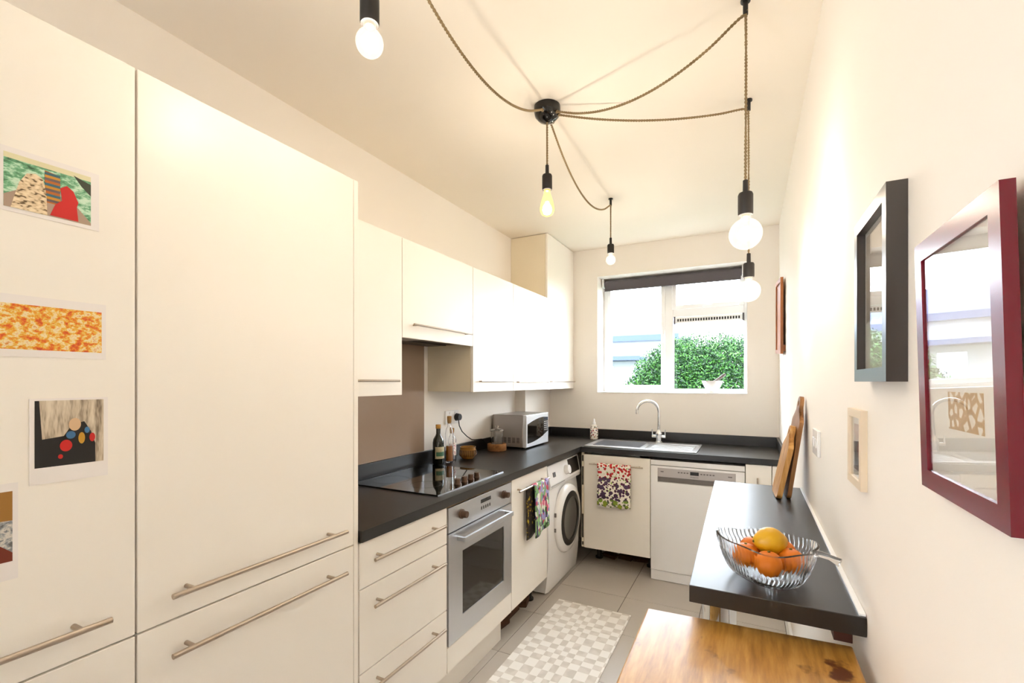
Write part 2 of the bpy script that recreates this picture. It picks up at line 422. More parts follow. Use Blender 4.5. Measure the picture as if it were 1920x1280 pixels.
MB().prism([(-1.155, .765), (-1.152, .765), (-1.158, .795), (-1.161, .795)], to3, 2.86, 2.9).build('badge', plain('grey_badge', '#5a5a5c', .5), cpn)
MB().prism([(-1.149, .709), (-1.1455, .709), (-1.1455, .714), (-1.149, .714)], to3, WY0 + .02, 3.05).build('drawer_line', plain('grey_line', '#9c9a98', .5), cpn)
def ringx(prof, cy, cz, seg=40):   # lathe about the x axis, prof = (radius, x)
    return [[(x, cy + r * cos(2 * pi * j / seg), cz + r * sin(2 * pi * j / seg)) for j in range(seg)] for r, x in prof]
CY, CZ = 3.1, .44
pd = MB().ring_sweep(ringx([(.236, -1.16), (.238, -1.142), (.225, -1.125), (.19, -1.118), (.186, -1.13)], CY, CZ), cap0=False, cap1=False).build('porthole_door', WHITEG, wm, smooth=50)
MB().ring_sweep(ringx([(.188, -1.128), (.185, -1.117), (.15, -1.112), (.146, -1.12)], CY, CZ), False, False).build('porthole_ring', BLACK, pd, smooth=50)
MB().ring_sweep(ringx([(.148, -1.12), (.11, -1.124), (.05, -1.128), (.004, -1.129)], CY, CZ), False, True).build('porthole_glass', DARKGL, pd, smooth=60)
HINGE = plain('grey_hinge', '#7c7672', .5)
for z in (.40, .5): box('hinge', HINGE, pd, -1.15, -1.138, 2.862, 2.872, z, z + .025)

# worktop with upstands
wt = thing('worktop', 'black laminate L-shaped worktop carrying the hob and sink', 'worktop', (-1.4, 2.6, .872))
m = MB()
for a in ((XL, -1.131, 1.127, YB), (-1.131, -1.085, 3.351, YB), (-1.085, -.70, 3.351, 3.44), (-1.085, -.70, 3.77, YB), (-.70, XR, 3.351, YB)): m.box(*a, .872, ZW)
m.build('top', TOPM, wt)
UP = .985
for a, lb in (((XL, XL + .018, 1.127, 3.442), 'long black upstand strip along the left wall behind the hob'), ((XL, -1.649, 3.442, 3.46), 'short black upstand strip across the boxed pipe behind the microwave'),
              ((-1.649, -1.631, 3.442, YB), 'black upstand strip along the boxed pipe beside the microwave'), ((-1.631, XR - .018, YB - .018, YB), 'black upstand strip below the window behind the sink'), ((XR - .018, XR, 3.36, YB), 'short black upstand strip on the right wall at the worktop end')):
    tag(box('worktop_upstand', TOPM, None, *a, ZW, UP, bevel=.001), lb, 'upstand', 'worktop upstands')

# splashback, hood
tag(box('splashback', TAUPE, None, XL + .001, XL + .007, 1.127, 2.229, .987, 1.64), 'glossy taupe splashback panel behind the hob', 'splashback')

def wallcab(label, y0, y1, z0, z1, hy0, hy1, hz, side=CREAM_IN):
    t = thing('wall_cabinet', label, 'cabinet', ((XL + XW) / 2, (y0 + y1) / 2, z0), 'cream wall cabinets')
    box('carcass', side, t, XL + .002, XW - .019, y0 + .001, y1 - .001, z0 + (.035 if z0 > 1.5 else .002), z1 - .001)
    d = box('door', CREAM, t, XW - .018, XW, y0 + .001, y1 - .001, z0, z1, bevel=.0012)
    bar_y(d, XW, hy0, hy1, hz, off=.03, r=.005, ins=.03)
    return t
wallcab('cream wall cabinet left of the cooker hood', 1.127, 1.656, 1.342, 2.065, 1.2, 1.605, 1.407)
hc = wallcab('short cream wall cabinet above the hob, over the cooker hood', 1.658, 2.268, 1.607, 2.065, 1.706, 2.216, 1.67)
wallcab('cream wall cabinet right of the cooker hood', 2.27, 2.782, 1.342, 2.065, 2.312, 2.723, 1.405)
wallcab('cream wall cabinet above the microwave, beside the tall one', 2.784, 3.376, 1.342, 2.065, 2.807, 3.333, 1.4)
wallcab('taller cream wall cabinet reaching the ceiling in the window corner', 3.378, YB - .002, 1.342, 2.577, 3.399, 3.942, 1.404)
hd = thing('cooker_hood', 'slim grey cooker hood recessed under the short cabinet', 'cooker hood', (-1.58, 1.963, 1.61))
box('body', plain('hood_dark', '#4a3c34', .5), hd, XL + .01, XW - .02, 1.662, 2.264, 1.618, 1.64)
box('light_strip', GREYP, hd, -1.56, -1.45, 1.67, 1.86, 1.611, 1.618)
box('filter', plain('filter_mesh', '#4a4340', .4, .6), hd, -1.70, -1.57, 1.70, 2.22, 1.611, 1.618)

# sink run: sink cabinet, dishwasher, narrow cabinets
sk = thing('sink_cabinet', 'cream cabinet under the sink with a fruit towel on its handle', 'cabinet', (-.87, 3.66, 0))
box('carcass', CREAM_IN, sk, -1.10, -.624, YD + .02, YB - .01, .15, .70)
d = box('door', CREAM, sk, -1.109, -.622, YD, YD + .018, .148, .853, bevel=.0015); bar_x(d, YD, -1.06, -.666, .79)
p = box('corner_post', CREAM_IN, sk, -1.13, -1.112, YD + .004, YD + .022, .15, .865)
for z0, z1 in ((.80, .845), (.62, .76), (.22, .4), (.165, .19)): box('slot', BLACK, p, -1.1265, -1.1155, YD + .002, YD + .0045, z0, z1)
for x in (-1.06, -.66):
    MB().cyl((x, 3.6, 0), (x, 3.6, .012), .03, seg=14).cyl((x, 3.6, .012), (x, 3.6, .152), .018, seg=14).build('leg', BLACK, sk, smooth=40)

dw = thing('dishwasher', 'white freestanding dishwasher with grey control strip', 'dishwasher', (-.319, 3.66, 0))
box('body', WHITEG, dw, -.617, -.021, YD + .03, 3.95, .01, .848)
box('top_lid', WHITEG, dw, -.618, -.02, YD + .004, YD + .03, .815, .85, bevel=.002)
fm = MB()
for a in ((-.617, -.57, .076, .811), (-.074, -.021, .076, .811), (-.57, -.074, .076, .697), (-.57, -.074, .797, .811)): fm.box(a[0], a[1], YD, YD + .03, a[2], a[3])
dd = fm.build('front_door', WHITEG, dw)
dp = box('control_strip', GREYP, dd, -.57, -.074, YD + .001, YD + .03, .735, .797)
box('grip_recess', plain('grip_grey', '#77706b', .5), dd, -.57, -.074, YD + .022, YD + .03, .697, .735)
box('display', BLACK, dp, -.355, -.3, YD - .0005, YD + .001, .762, .785)
MARK = plain('mark_grey', '#6e6865', .5)
for x in [-.435 + i * .019 for i in range(4)] + [-.29 + i * .019 for i in range(5)]: box('button', MARK, dp, x, x + .012, YD, YD + .001, .77, .778)
for x0, x1 in ((-.55, -.53), (-.12, -.095)): box('printed_mark', MARK, dp, x0, x1, YD, YD + .001, .768, .775)
text('brand_lettering', 'Hotpoint', .014, plain('lettering_dark', '#3c3836', .5), dp, (-.328, YD + .0005, .745), (pi / 2, 0, 0))
box('kick_panel', WHITEG, dw, -.617, -.021, YD + .008, YD + .03, .004, .071)

nc = thing('narrow_cabinet', 'narrow cream cabinet with vertical handle beside the dishwasher', 'cabinet', (.057, 3.66, 0))
box('carcass', CREAM_IN, nc, -.015, .131, YD + .02, YB - .01, .0, .86)
d = box('door', CREAM, nc, -.016, .131, YD, YD + .018, .05, .866, bevel=.0012)
m = MB().cyl((.052, YD - .03, .60), (.052, YD - .03, .785), .005, seg=12)
for z in (.63, .755): m.cyl((.052, YD + .001, z), (.052, YD - .03, z), .0045, seg=10)
m.build('handle', STEEL2, d, smooth=40)
fp_ = thing('filler_cabinet', 'cream filler panel between the narrow cabinet and the right wall', 'cabinet', (.168, 3.66, 0))
box('panel', CREAM, fp_, .135, XR - .001, YD, YD + .018, .05, .866, bevel=.0012)
box('carcass', CREAM_IN, fp_, .136, XR - .002, YD + .02, YB - .01, .0, .86)

# loose bricks in the gaps under the cabinets
def brick(x, y, s, rz, lab, grp):
    m = MB(); L, W_, H = .11 * s, .06 * s, .07 * s
    m.box(-L, L, -W_, W_, 0, H)
    m.v = [(px + random.uniform(-.012, .012), py + random.uniform(-.012, .012), pz * random.uniform(.7, 1.1)) for px, py, pz in m.v]
    c, s_ = cos(rz), sin(rz)
    m.v = [(x + px * c - py * s_, y + px * s_ + py * c, pz) for px, py, pz in m.v]
    tag(m.build('loose_brick', BRICKM, bevel=.006), lab, 'brick', grp)
for i, y in enumerate((2.335, 2.485, 2.635)): brick(-1.275 - .02 * (i % 2), y, .58, pi / 2 + .2 * (i - 1), ('nearest', 'middle', 'farthest')[i] + ' rough brown brick in the gap beneath the base cabinet by the washing machine', 'bricks under the base cabinet')
for i, x in enumerate((-.98, -.86, -.75)): brick(x, 3.64 + .02 * i, .5, .2 * (i - 1), ('leftmost', 'middle', 'rightmost')[i] + ' rough brown brick in the dark gap beneath the sink cabinet', 'bricks under the sink cabinet')

# ------------------------------------------------------------------ hob, sink, tap and worktop things
hb = thing('hob', 'black glass ceramic hob with four small knobs', 'hob', (-1.44, 1.913, ZW))
box('glass_plate', BLACKG, hb, -1.694, -1.186, 1.617, 2.208, ZW, ZW + .006, bevel=.001)
box('front_edge', STEEL, hb, -1.186, -1.184, 1.617, 2.208, ZW, ZW + .0055)
ZONE = plain('zone_grey', '#1c1c1d', .2)
for cx, cy, r in ((-1.58, 1.77, .09), (-1.58, 2.06, .075), (-1.36, 1.76, .075), (-1.37, 2.07, .09)):
    MB().ring_sweep([[(cx + q * cos(2 * pi * j / 40), cy + q * sin(2 * pi * j / 40), ZW + z) for j in range(40)] for q, z in ((r, .0061), (r, .0063), (r - .0025, .0063), (r - .0025, .0061))], False, False).build('zone_ring', ZONE, hb)
for y in (1.833, 1.894, 1.951, 2.007):
    MB().cyl((-1.229, y, ZW + .006), (-1.229, y, ZW + .012), .0165, seg=18).cyl((-1.229, y, ZW + .012), (-1.229, y, ZW + .032), .0145, .013, seg=18).build('knob', BROWNK, hb, smooth=35)

SX0, SX1, SY0, SY1 = -1.12, -.315, 3.388, 3.83
sn = thing('sink', 'stainless steel inset sink with drainer under the window', 'sink', (-.72, 3.61, .75))
m = MB(); z0, z1 = ZW + .0005, ZW + .008
for a in ((SX0, -1.075, SY0, SY1), (-1.075, -.71, SY0, 3.45), (-1.075, -.71, 3.76, SY1), (-.71, -.675, SY0, SY1), (SX1 - .02, SX1, SY0, SY1), (-.675, SX1 - .02, SY0, SY0 + .03), (-.675, SX1 - .02, SY1 - .065, SY1)): m.box(*a, z0, z1)
m.build('rim', STEEL, sn, bevel=.002)
m = MB()
for a in ((-1.078, -1.072, 3.447, 3.763, .76, z1), (-.713, -.707, 3.447, 3.763, .76, z1), (-1.072, -.713, 3.447, 3.453, .76, z1), (-1.072, -.713, 3.757, 3.763, .76, z1), (-1.078, -.707, 3.447, 3.763, .754, .76)): m.box(*a)
m.build('basin', STEEL, sn)
MB().cyl((-.89, 3.6, .76), (-.89, 3.6, .763), .04, seg=24).build('waste', CHROME, sn, smooth=40)
dn = box('drainer', STEEL, sn, -.675, SX1 - .02, SY0 + .03, SY1 - .065, z0, ZW + .003)
for i in range(6): box('rib', STEEL, dn, -.65, SX1 - .04, SY0 + .065 + i * .048, SY0 + .073 + i * .048, ZW + .003, ZW + .006, bevel=.001)

TX, TY = -.632, 3.785
tp = thing('tap', 'chrome swan-neck mixer tap with two levers', 'tap', (TX, TY, ZW + .008))
MB().lathe((TX, TY, ZW + .008), [(.027, 0), (.027, .008), (.021, .014), (.021, .05), (.025, .06), (.025, .075), (.016, .095), (.012, .105)], 24).build('base', CHROME, tp, smooth=40)
pth = [(TX, TY, ZW + .10 + i * .022) for i in range(8)]
R = .085; ux_, uy_ = -.93, -.37
for i in range(1, 17):
    a = pi * i / 16 * 1.02; q = R - R * cos(a)
    pth.append((TX + ux_ * q, TY + uy_ * q, pth[7][2] + R * sin(a)))
e = pth[-1]; pth.append((e[0], e[1], e[2] - .012))
MB().tube(pth, .0105, 14).build('spout', CHROME, tp, smooth=50)
for s in (-1, 1):
    MB().cyl((TX + s * .02, TY, ZW + .06), (TX + s * .052, TY, ZW + .06), .011, seg=14).cyl((TX + s * .047, TY, ZW + .062), (TX + s * .05, TY - .01, ZW + .115), .006, .0045, seg=12).build('lever', CHROME, tp, smooth=40)

def floral(name, cells, hexes, base='#f4efe6', thr=.33):
    t = NT(name); v = t.add('ShaderNodeTexVoronoi'); t.link(t.coord(), v.inputs['Vector']); v.inputs['Scale'].default_value = cells
    r = t.sep(v.outputs['Color'])[0]; n = len(hexes)
    c = t.ramp(r, [(i / n, h) for i, h in enumerate(hexes)], 'CONSTANT')
    t.set(t.mix(t.math('LESS_THAN', v.outputs['Distance'], thr), lin(base), c), .5); return t.m
sp = thing('soap_dispenser', 'small white floral soap bottle at the sink corner', 'soap bottle', (-1.18, 3.85, ZW))
MB().lathe((-1.18, 3.85, ZW), [(.031, 0), (.034, .005), (.034, .085), (.03, .1), (.026, .105), (.026, .118), (.014, .125)], 24).build('bottle', floral('floral_print', 60, ['#a04a52', '#5e4a6e', '#c07a50', '#54604a'], thr=.42), sp, smooth=40)
MB().lathe((-1.18, 3.85, ZW + .125), [(.014, 0), (.014, .02), (.009, .024), (.007, .045), (.004, .05)], 16).build('pump', UPVC, sp, smooth=40)

# microwave
mw = thing('microwave', 'silver microwave oven in the corner of the worktop', 'microwave', (-1.57, 3.23, ZW))
MY0, MY1, MZ0, MZ1, MX = 3.025, 3.437, .922, 1.157, -1.432
body = box('body', plain('microwave_silver', '#a9a29e', .35, .6, var=.03), mw, -1.712, MX - .03, MY0, MY1, MZ0, MZ1, bevel=.004)
vs = MB()
for g in range(4):
    for r in range(5): vs.box(-1.62 + g * .036, -1.596 + g * .036, MY0 - .0008, MY0 + .001, MZ0 + .032 + r * .008, MZ0 + .036 + r * .008)
vs.build('vent_slots', BLACK, body)['kind'] = 'stuff'
fa = box('front_fascia', plain('microwave_white_silver', '#dfe3e8', .3, .3, var=.02), mw, MX - .03, MX, MY0, MY1, MZ0, MZ1, bevel=.004)
yz = lambda a, b, d: (d, a, b)
wpts = [(MY0 + .018 + .29 * i / 12, MZ0 + .168 + .038 * (1 - ((12 - i) / 12) ** 2)) for i in range(13)]
wpts += [(MY0 + .308 - .29 * i / 12, MZ0 + .028 + .035 * ((12 - i) / 12) ** 2) for i in range(13)]
MB().prism(wpts, yz, MX - .002, MX + .0015).build('door_window', DARKGL, fa)
kp = MB().prism([(MY0 + .312, MZ0 + .066), (MY1 - .012, MZ0 + .09), (MY1 - .012, MZ0 + .2), (MY0 + .312, MZ0 + .206)], yz, MX - .002, MX + .0015).build('keypad', BLACK, fa)
km = MB()
for r in range(5):
    for c in range(3): km.box(MX + .0015, MX + .0025, MY0 + .325 + c * .025, MY0 + .337 + c * .025, MZ0 + .1 + r * .016, MZ0 + .106 + r * .016)
km.build('key_marks', UPVC, kp)
box('display', plain('lcd', '#1d3550', .2), kp, MX + .0015, MX + .0022, MY0 + .322, MY0 + .39, MZ0 + .182, MZ0 + .196)
ft = MB()
for x in (-1.69, -1.47):
    for y in (MY0 + .03, MY1 - .03): ft = MB().cyl((x, y, ZW), (x, y, MZ0 + .001), .012, seg=12); ft.build('foot', BLACK, mw)

# bottles, pot, jar
def lathe_part(name, prof, c, mat, parent, seg=28, cap0=True, cap1=True): return MB().lathe(c, prof, seg, cap0, cap1).build(name, mat, parent, smooth=45)
c = (-1.655, 2.262, ZW)
ob = thing('oil_bottle', 'dark green olive oil bottle with gold cap beside the hob', 'bottle', c)
lathe_part('bottle', [(.030, 0), (.034, .004), (.034, .128), (.03, .15), (.017, .172), (.0135, .182), (.0135, .212)], c, GREENG, ob)
lathe_part('cap', [(.015, .2125), (.0155, .214), (.0155, .234), (.0145, .236)], c, plain('gold_cap', '#b5853c', .35, .4), ob, 20)
def arc_label(name, c, r, z0, z1, a0, a1, mat, parent):
    pts = [(c[0] + r * cos(a), c[1] + r * sin(a)) for a in [a0 + (a1 - a0) * i / 12 for i in range(13)]]
    m = MB(); m.ring_sweep([[(x, y, c[2] + z0), (x, y, c[2] + z1)] for x, y in pts], False, False, close=False); return m.build(name, mat, parent, smooth=60)
arc_label('label', c, .0346, .035, .105, -1.5, .6, plain('cream_label', '#c9bd98', .6, var=.2, scale=120), ob)
arc_label('label_band', c, .0349, .05, .075, -1.3, .4, plain('green_label', '#3d6b52', .5), ob)
def clear_bottle(label, c, r, h, liquid, stop):
    b = thing('glass_bottle', label, 'bottle', c)
    lathe_part('bottle', [(r - .002, 0), (r, .004), (r, h * .62), (r * .8, h * .72), (r * .42, h * .78), (r * .42, h * .87), (r * .36, h * .87), (r * .34, h * .78), (r * .72, h * .71), (r - .003, h * .6), (r - .003, .008), (.002, .006)], c, CLEARG, b)
    if liquid: lathe_part('oil', [(r - .0045, .009), (r - .0045, h * .36), (.002, h * .362)], c, AMBER, b)
    lathe_part('stopper', [(r * .38, h * .84), (r * .5, h * .871), (r * .56, h * .98), (r * .5, h)], c, CORK, b, 18)
    return b
clear_bottle('clear glass bottle with cork and amber oil, right of the dark bottle', (-1.633, 2.345, ZW), .0255, .282, True, True)
b2 = clear_bottle('clear bottle with a pale printed label behind the amber oil one', (-1.668, 2.425, ZW), .026, .2, False, True)
arc_label('label', (-1.668, 2.425, ZW), .0264, .03, .11, -1.7, 1.0, floral('pink_label_print', 120, ['#c88ea0', '#a8a0c0', '#b86a7a'], thr=.4), b2)
c = (-1.605, 2.512, ZW)
cp_ = thing('ribbed_pot', 'honey-brown ribbed ceramic pot on the worktop', 'pot', c)
prof = [(.036, 0), (.04, .004), (.053, .02), (.057, .032), (.05, .058), (.05, .07), (.0525, .076), (.048, .076), (.046, .06), (.05, .034), (.036, .012), (.002, .01)]
lathe_part('bowl', prof, c, CERAM, cp_, 40)
for i in range(28):
    a = 2 * pi * i / 28
    MB().tube([(c[0] + r * cos(a), c[1] + r * sin(a), c[2] + z) for r, z in ((.05, .017), (.0565, .028), (.0565, .036), (.051, .056))], .0028, 5).build('rib', CERAMD, cp_)
c = (-1.607, 2.9, ZW)
jr = thing('storage_jar', 'glass storage jar with cork base and glass lid near the microwave', 'jar', c)
lathe_part('cork_base', [(.064, 0), (.069, .005), (.069, .045), (.066, .05), (.046, .05), (.046, .046), (.002, .046)], c, CORKB, jr, 32)
lathe_part('jar_body', [(.044, .048), (.044, .138), (.041, .138), (.041, .052), (.002, .05)], c, CLEARG, jr, 32)
ld = lathe_part('lid', [(.049, .1385), (.052, .141), (.05, .15), (.012, .156), (.01, .158)], c, CLEARG, jr, 32)
lathe_part('knob', [(.006, .1575), (.014, .166), (.014, .176), (.006, .181)], c, CLEARG, ld, 18)

# socket, plug and cord
so = thing('wall_socket', 'white double wall socket above the worktop upstand', 'socket', (XL, 2.52, 1.12))
box('plate', WHITEG, so, XL, XL + .011, 2.448, 2.594, 1.128, 1.214, bevel=.002)
MB().box(XL + .011, XL + .016, 2.487, 2.497, 1.19, 1.205).box(XL + .011, XL + .016, 2.545, 2.555, 1.19, 1.205).build('rocker', WHITEG, so)
hm = MB()
for dy, dz, sy, sz in ((0, .018, .004, .009), (-.011, -.004, .008, .004), (.011, -.004, .008, .004)): hm.box(XL + .0105, XL + .0115, 2.484 + dy - sy / 2, 2.484 + dy + sy / 2, 1.16 + dz - sz / 2, 1.16 + dz + sz / 2)
hm.build('pin_holes', BLACK, so)
pg = thing('plug', 'black three-pin plug with trailing cord in the wall socket', 'plug', (XL + .03, 2.565, 1.13))
MB().cyl((XL + .011, 2.566, 1.168), (XL + .042, 2.566, 1.168), .026, .021, seg=20).build('plug_body', BLACK, pg, smooth=40)
MB().tube([(XL + .03, 2.566, 1.148), (XL + .032, 2.57, 1.11), (XL + .034, 2.6, 1.07), (XL + .035, 2.66, 1.03), (XL + .03, 2.73, 1.0), (XL + .024, 2.78, .993), (XL + .03, 2.86, .99), (XL + .03, 2.93, .95)], .0035, 8).build('cord', BLACK, pg, smooth=60)

# ------------------------------------------------------------------ towels
tw = thing('tea_towel', 'white tea towel printed with fruit on the sink cabinet handle', 'towel', (-.87, YD - .04, .48))
t = NT('fruit_print'); co = t.coord()
def cells(scale, jit=1.0):
    vo = t.add('ShaderNodeTexVoronoi'); t.link(co, vo.inputs['Vector']); vo.inputs['Scale'].default_value = scale; vo.inputs['Randomness'].default_value = jit; return vo
big, small, leafy = cells(24), cells(46), cells(60)
z = t.math('DIVIDE', t.sep(co)[2], .33); z = t.math('ADD', z, t.math('MULTIPLY', t.math('SUBTRACT', t.noise(co, 14), .5), .1))
base = t.mix(t.math('LESS_THAN', leafy.outputs['Distance'], .3), lin('#f3ecdf'), t.ramp(t.sep(leafy.outputs['Color'])[0], [(0, '#6f9a3a'), (.4, '#4a3050'), (.7, '#8fb050')], 'CONSTANT'))
cher = t.mix(t.math('LESS_THAN', small.outputs['Distance'], .44), base, t.ramp(z, [(0, '#6c8f2e'), (.2, '#43294a'), (.62, '#5a2b4a'), (.72, '#b8262c'), (1, '#c92a24')]))
plum = t.mix(t.math('LESS_THAN', big.outputs['Distance'], .4), cher, t.ramp(z, [(0, '#a7b13a'), (.16, '#7d9a38'), (.22, '#3d2640'), (.62, '#5c4664'), (.68, '#3d2640')]))
mid = t.math('MULTIPLY', t.math('LESS_THAN', z, .68), 1.0)
t.set(t.mix(mid, cher, plum), .85)
FRUITP = t.m
def drape_x(y, x0, x1, ztop, zbot, amp, name, mat, parent, back=False):
    m = MB(); rows = []
    n, k = 16, 14
    prof = [(y - .005 - .004 * sin(i * .5), zbot + (ztop - zbot) * i / k) for i in range(k + 1)]
    for yy, zz in prof:
        rows.append([(x0 + (x1 - x0) * j / n, yy + amp * sin(j * 1.3 + zz * 6) * (1 - (zz - zbot) / (ztop - zbot) * .8), zz + .006 * sin(j * .9) * (zz == zbot)) for j in range(n + 1)])
    m.ring_sweep(rows, False, False, close=False); o = m.build(name, mat, parent, smooth=80)
    s = o.modifiers.new('cloth', 'SOLIDIFY'); s.thickness = .002; return o
drape_x(YD - .041, -.993, -.75, .797, .488, .003, 'front_fold', FRUITP, tw)
drape_x(YD - .021, -.99, -.752, .797, .52, .002, 'back_fold', FRUITP, tw)
MB().ring_sweep([[(x, YD - .035 + .0125 * cos(a), .794 + .0085 * sin(a)) for x in (-.993, -.75)] for a in [pi * i / 8 for i in range(9)]], False, False, close=False).build('top_fold', FRUITP, tw, smooth=80)

t = NT('meadow_print'); co = t.coord(); vo = t.add('ShaderNodeTexVoronoi'); t.link(t.mapping(co, scale=(1, 1, .6)), vo.inputs['Vector']); vo.inputs['Scale'].default_value = 60
r = t.math('ADD', t.math('MULTIPLY', t.sep(vo.outputs['Color'])[0], .7), t.math('MULTIPLY', t.math('DIVIDE', t.sep(co)[2], .31), .3))
t.set(t.ramp(r, [(0, '#2e4a2c'), (.15, '#8bb07a'), (.28, '#4a4466'), (.4, '#9a93c0'), (.5, '#dfe6d2'), (.6, '#7fae72'), (.7, '#c4506a'), (.82, '#e39aa6'), (.92, '#b83a44')], 'CONSTANT'), .85)
MEADOW = t.m
t = NT('dark_lining_print'); co = t.coord(); n = t.noise(co, 40, 3)
t.set(t.ramp(n, [(.45, '#1c150f'), (.6, '#3a2a18'), (.66, '#b59a1e')]), .85); LINING = t.m
t2 = thing('floral_towel', 'floral meadow towel with dark lining on the base cabinet handle', 'towel', (XF + .04, 2.55, .49))
def drape_y(x, y0, y1, ztop, zb0, zb1, amp, name, mat):
    m = MB(); rows = []; n, k = 14, 14
    for i in range(k + 1):
        f = i / k; row = []
        for j in range(n + 1):
            g = j / n; zb = zb0 + (zb1 - zb0) * g
            row.append((x + amp * sin(g * 9) * (1.1 - f) + .004 * (1 - f), y0 + (y1 - y0) * g, zb + (ztop - zb) * f))
        rows.append(row)
    m.ring_sweep(rows, False, False, close=False); o = m.build(name, mat, t2, smooth=80)
    s = o.modifiers.new('cloth', 'SOLIDIFY'); s.thickness = .005; return o
drape_y(XF + .048, 2.44, 2.64, .80, .495, .525, .006, 'front_fold', MEADOW)
drape_y(XF + .018, 2.375, 2.6, .80, .50, .52, .004, 'back_fold', LINING)
MB().ring_sweep([[(XF + .034 + .015 * cos(a), y, .798 + .010 * sin(a)) for y in (2.43, 2.64)] for a in [pi * i / 8 for i in range(9)]], False, False, close=False).build('top_fold', MEADOW, t2, smooth=80)

# ------------------------------------------------------------------ floor mat
t = NT('woven_check'); s = t.sep(t.coord())
def sq(c, p, ph): 
    a = t.math('MULTIPLY', c, 2 * pi / p); b = t.math('MULTIPLY', t.math('SINE', t.math('MULTIPLY', c, 2 * pi / (p * 3.1))), .9)
    return t.math('GREATER_THAN', t.math('SINE', t.math('ADD', t.math('ADD', a, b), ph)), .0)
ck = t.math('ABSOLUTE', t.math('SUBTRACT', sq(s[0], .086, .4), sq(s[1], .098, 0)))
nn = t.noise(t.mapping(t.coord(), scale=(23, 20, 1)), 1, 0)
dark = t.mix(t.ramp(nn, [(.4, (0, 0, 0, 1)), (.6, (1, 1, 1, 1))]), lin('#d6d0c9'), lin('#e2dcd6'))
t.set(t.mix(ck, lin('#f5f2ee'), dark), .9)
t.bump(t.noise(t.mapping(t.coord(), scale=(300, 90, 1)), 3, 1), .4, .002)
mt = tag(box('floor_mat', t.m, None, -1.085, -.624, 1.05, 2.782, .0005, .0065, bevel=.002), 'cream and grey checked runner mat on the tiled floor', 'mat')

# ------------------------------------------------------------------ breakfast counter and table
CZ0, CZ1 = .907, .945
bcn = thing('breakfast_counter', 'narrow black breakfast counter fixed along the right wall', 'counter', (.04, 1.7, 0))
MB().prism([(-.119, 1.108), (XR - .001, 1.108), (XR - .001, 2.335), (-.139, 2.335)], lambda a, b, d: (a, b, d), CZ0, CZ1).build('top', TOPM, bcn, bevel=.0015)
MB().prism([(XR - .012, 1.115), (XR - .001, 1.115), (XR - .001, 2.33), (XR - .008, 2.33)], lambda a, b, d: (a, b, d), CZ1, CZ1 + .004).build('sealant_bead', UPVC, bcn)
for y in (1.25, 2.2):
    L = MB().cyl((-.075, y, .0), (-.075, y, .01), .05, seg=24).cyl((-.075, y, .01), (-.075, y, CZ0 - .01), .03, seg=24).build('leg', CHROME, bcn, smooth=40)
    MB().cyl((-.075, y, CZ0 - .01), (-.075, y, CZ0), .055, seg=24).build('mounting_plate', BLACK, L, smooth=40)
for y in (1.14, 2.2): box('bracket', BRACK, bcn, XR - .05, XR - .018, y, y + .1, CZ0 - .032, CZ0, bevel=.001)

TZ = .87; TX0, TX1, TY0, TY1 = -.212, .187, .34, 1.115
tb = thing('wooden_table', 'small golden wooden table tucked against the breakfast counter', 'table', (-.01, .72, 0))
to = lambda a, b, d: (a, b, d)
MB().prism([(TX0 + .006, TY0), (TX1, TY0), (TX1, TY1 + .027), (TX0, TY1)], to, TZ - .03, TZ).build('tabletop', OAK, tb, bevel=.004, seg=3)
m = MB()
for a in ((TX0 + .04, TX1 - .04, TY1 - .06, TY1 - .04), (TX0 + .04, TX1 - .04, TY0 + .04, TY0 + .06), (TX0 + .04, TX0 + .06, TY0 + .06, TY1 - .06), (TX1 - .06, TX1 - .04, TY0 + .06, TY1 - .06)): m.box(*a, TZ - .12, TZ - .03)
m.build('apron', OAK, tb)
for x in (TX0 + .03, TX1 - .075):
    for y in (TY0 + .03, TY1 - .075): box('leg', OAK, tb, x, x + .045, y, y + .045, 0, TZ - .03, bevel=.003)

# ------------------------------------------------------------------ fruit bowl
BX, BY = .045, 1.228
fb = thing('fruit_bowl', 'pressed clear glass leaf-shaped fruit bowl with a stem handle', 'bowl', (BX, BY, CZ1))
def rimR(a):
    tip = max(0, cos(a - (pi - .1))) ** 10; dent = max(0, cos(a - (-.25))) ** 40
    return .098 + .018 * tip - .009 * dent + .003 * sin(3 * a)
SEG, LV = 288, 20; outer, inner = [], []
for i in range(LV + 1):
    f = i / LV; h = .086 * f ** 1.35; q = .5 + .5 * f ** .48
    ro, ri = [], []
    for j in range(SEG):
        a = 2 * pi * j / SEG; r = rimR(a) * q
        wv = (random.uniform(-.0003, .0003) + .0010 * sin(j * 1.2566 + 1.8 * sin(i * .8 + j * .02))) * (1 if 0 < i < LV else .15)
        zz = h + (.006 * max(0, cos(a - pi)) ** 6 + .003 * sin(5 * a)) * f
        ro.append((BX + (r + wv) * cos(a), BY + (r + wv) * sin(a), CZ1 + .0005 + zz))
        ri.append((BX + (r - .0045) * cos(a), BY + (r - .0045) * sin(a), CZ1 + .0055 + zz * .96))
    outer.append(ro); inner.append(ri)
MB().ring_sweep(outer + inner[::-1]).build('bowl', BOWLG, fb, smooth=50)
MB().tube([(BX + .078, BY - .02, CZ1 + .078), (BX + .095, BY - .026, CZ1 + .082), (BX + .11, BY - .032, CZ1 + .08), (BX + .128, BY - .04, CZ1 + .074)], [.006, .007, .006, .009], 12).build('stem_handle', BOWLG, fb, smooth=60)
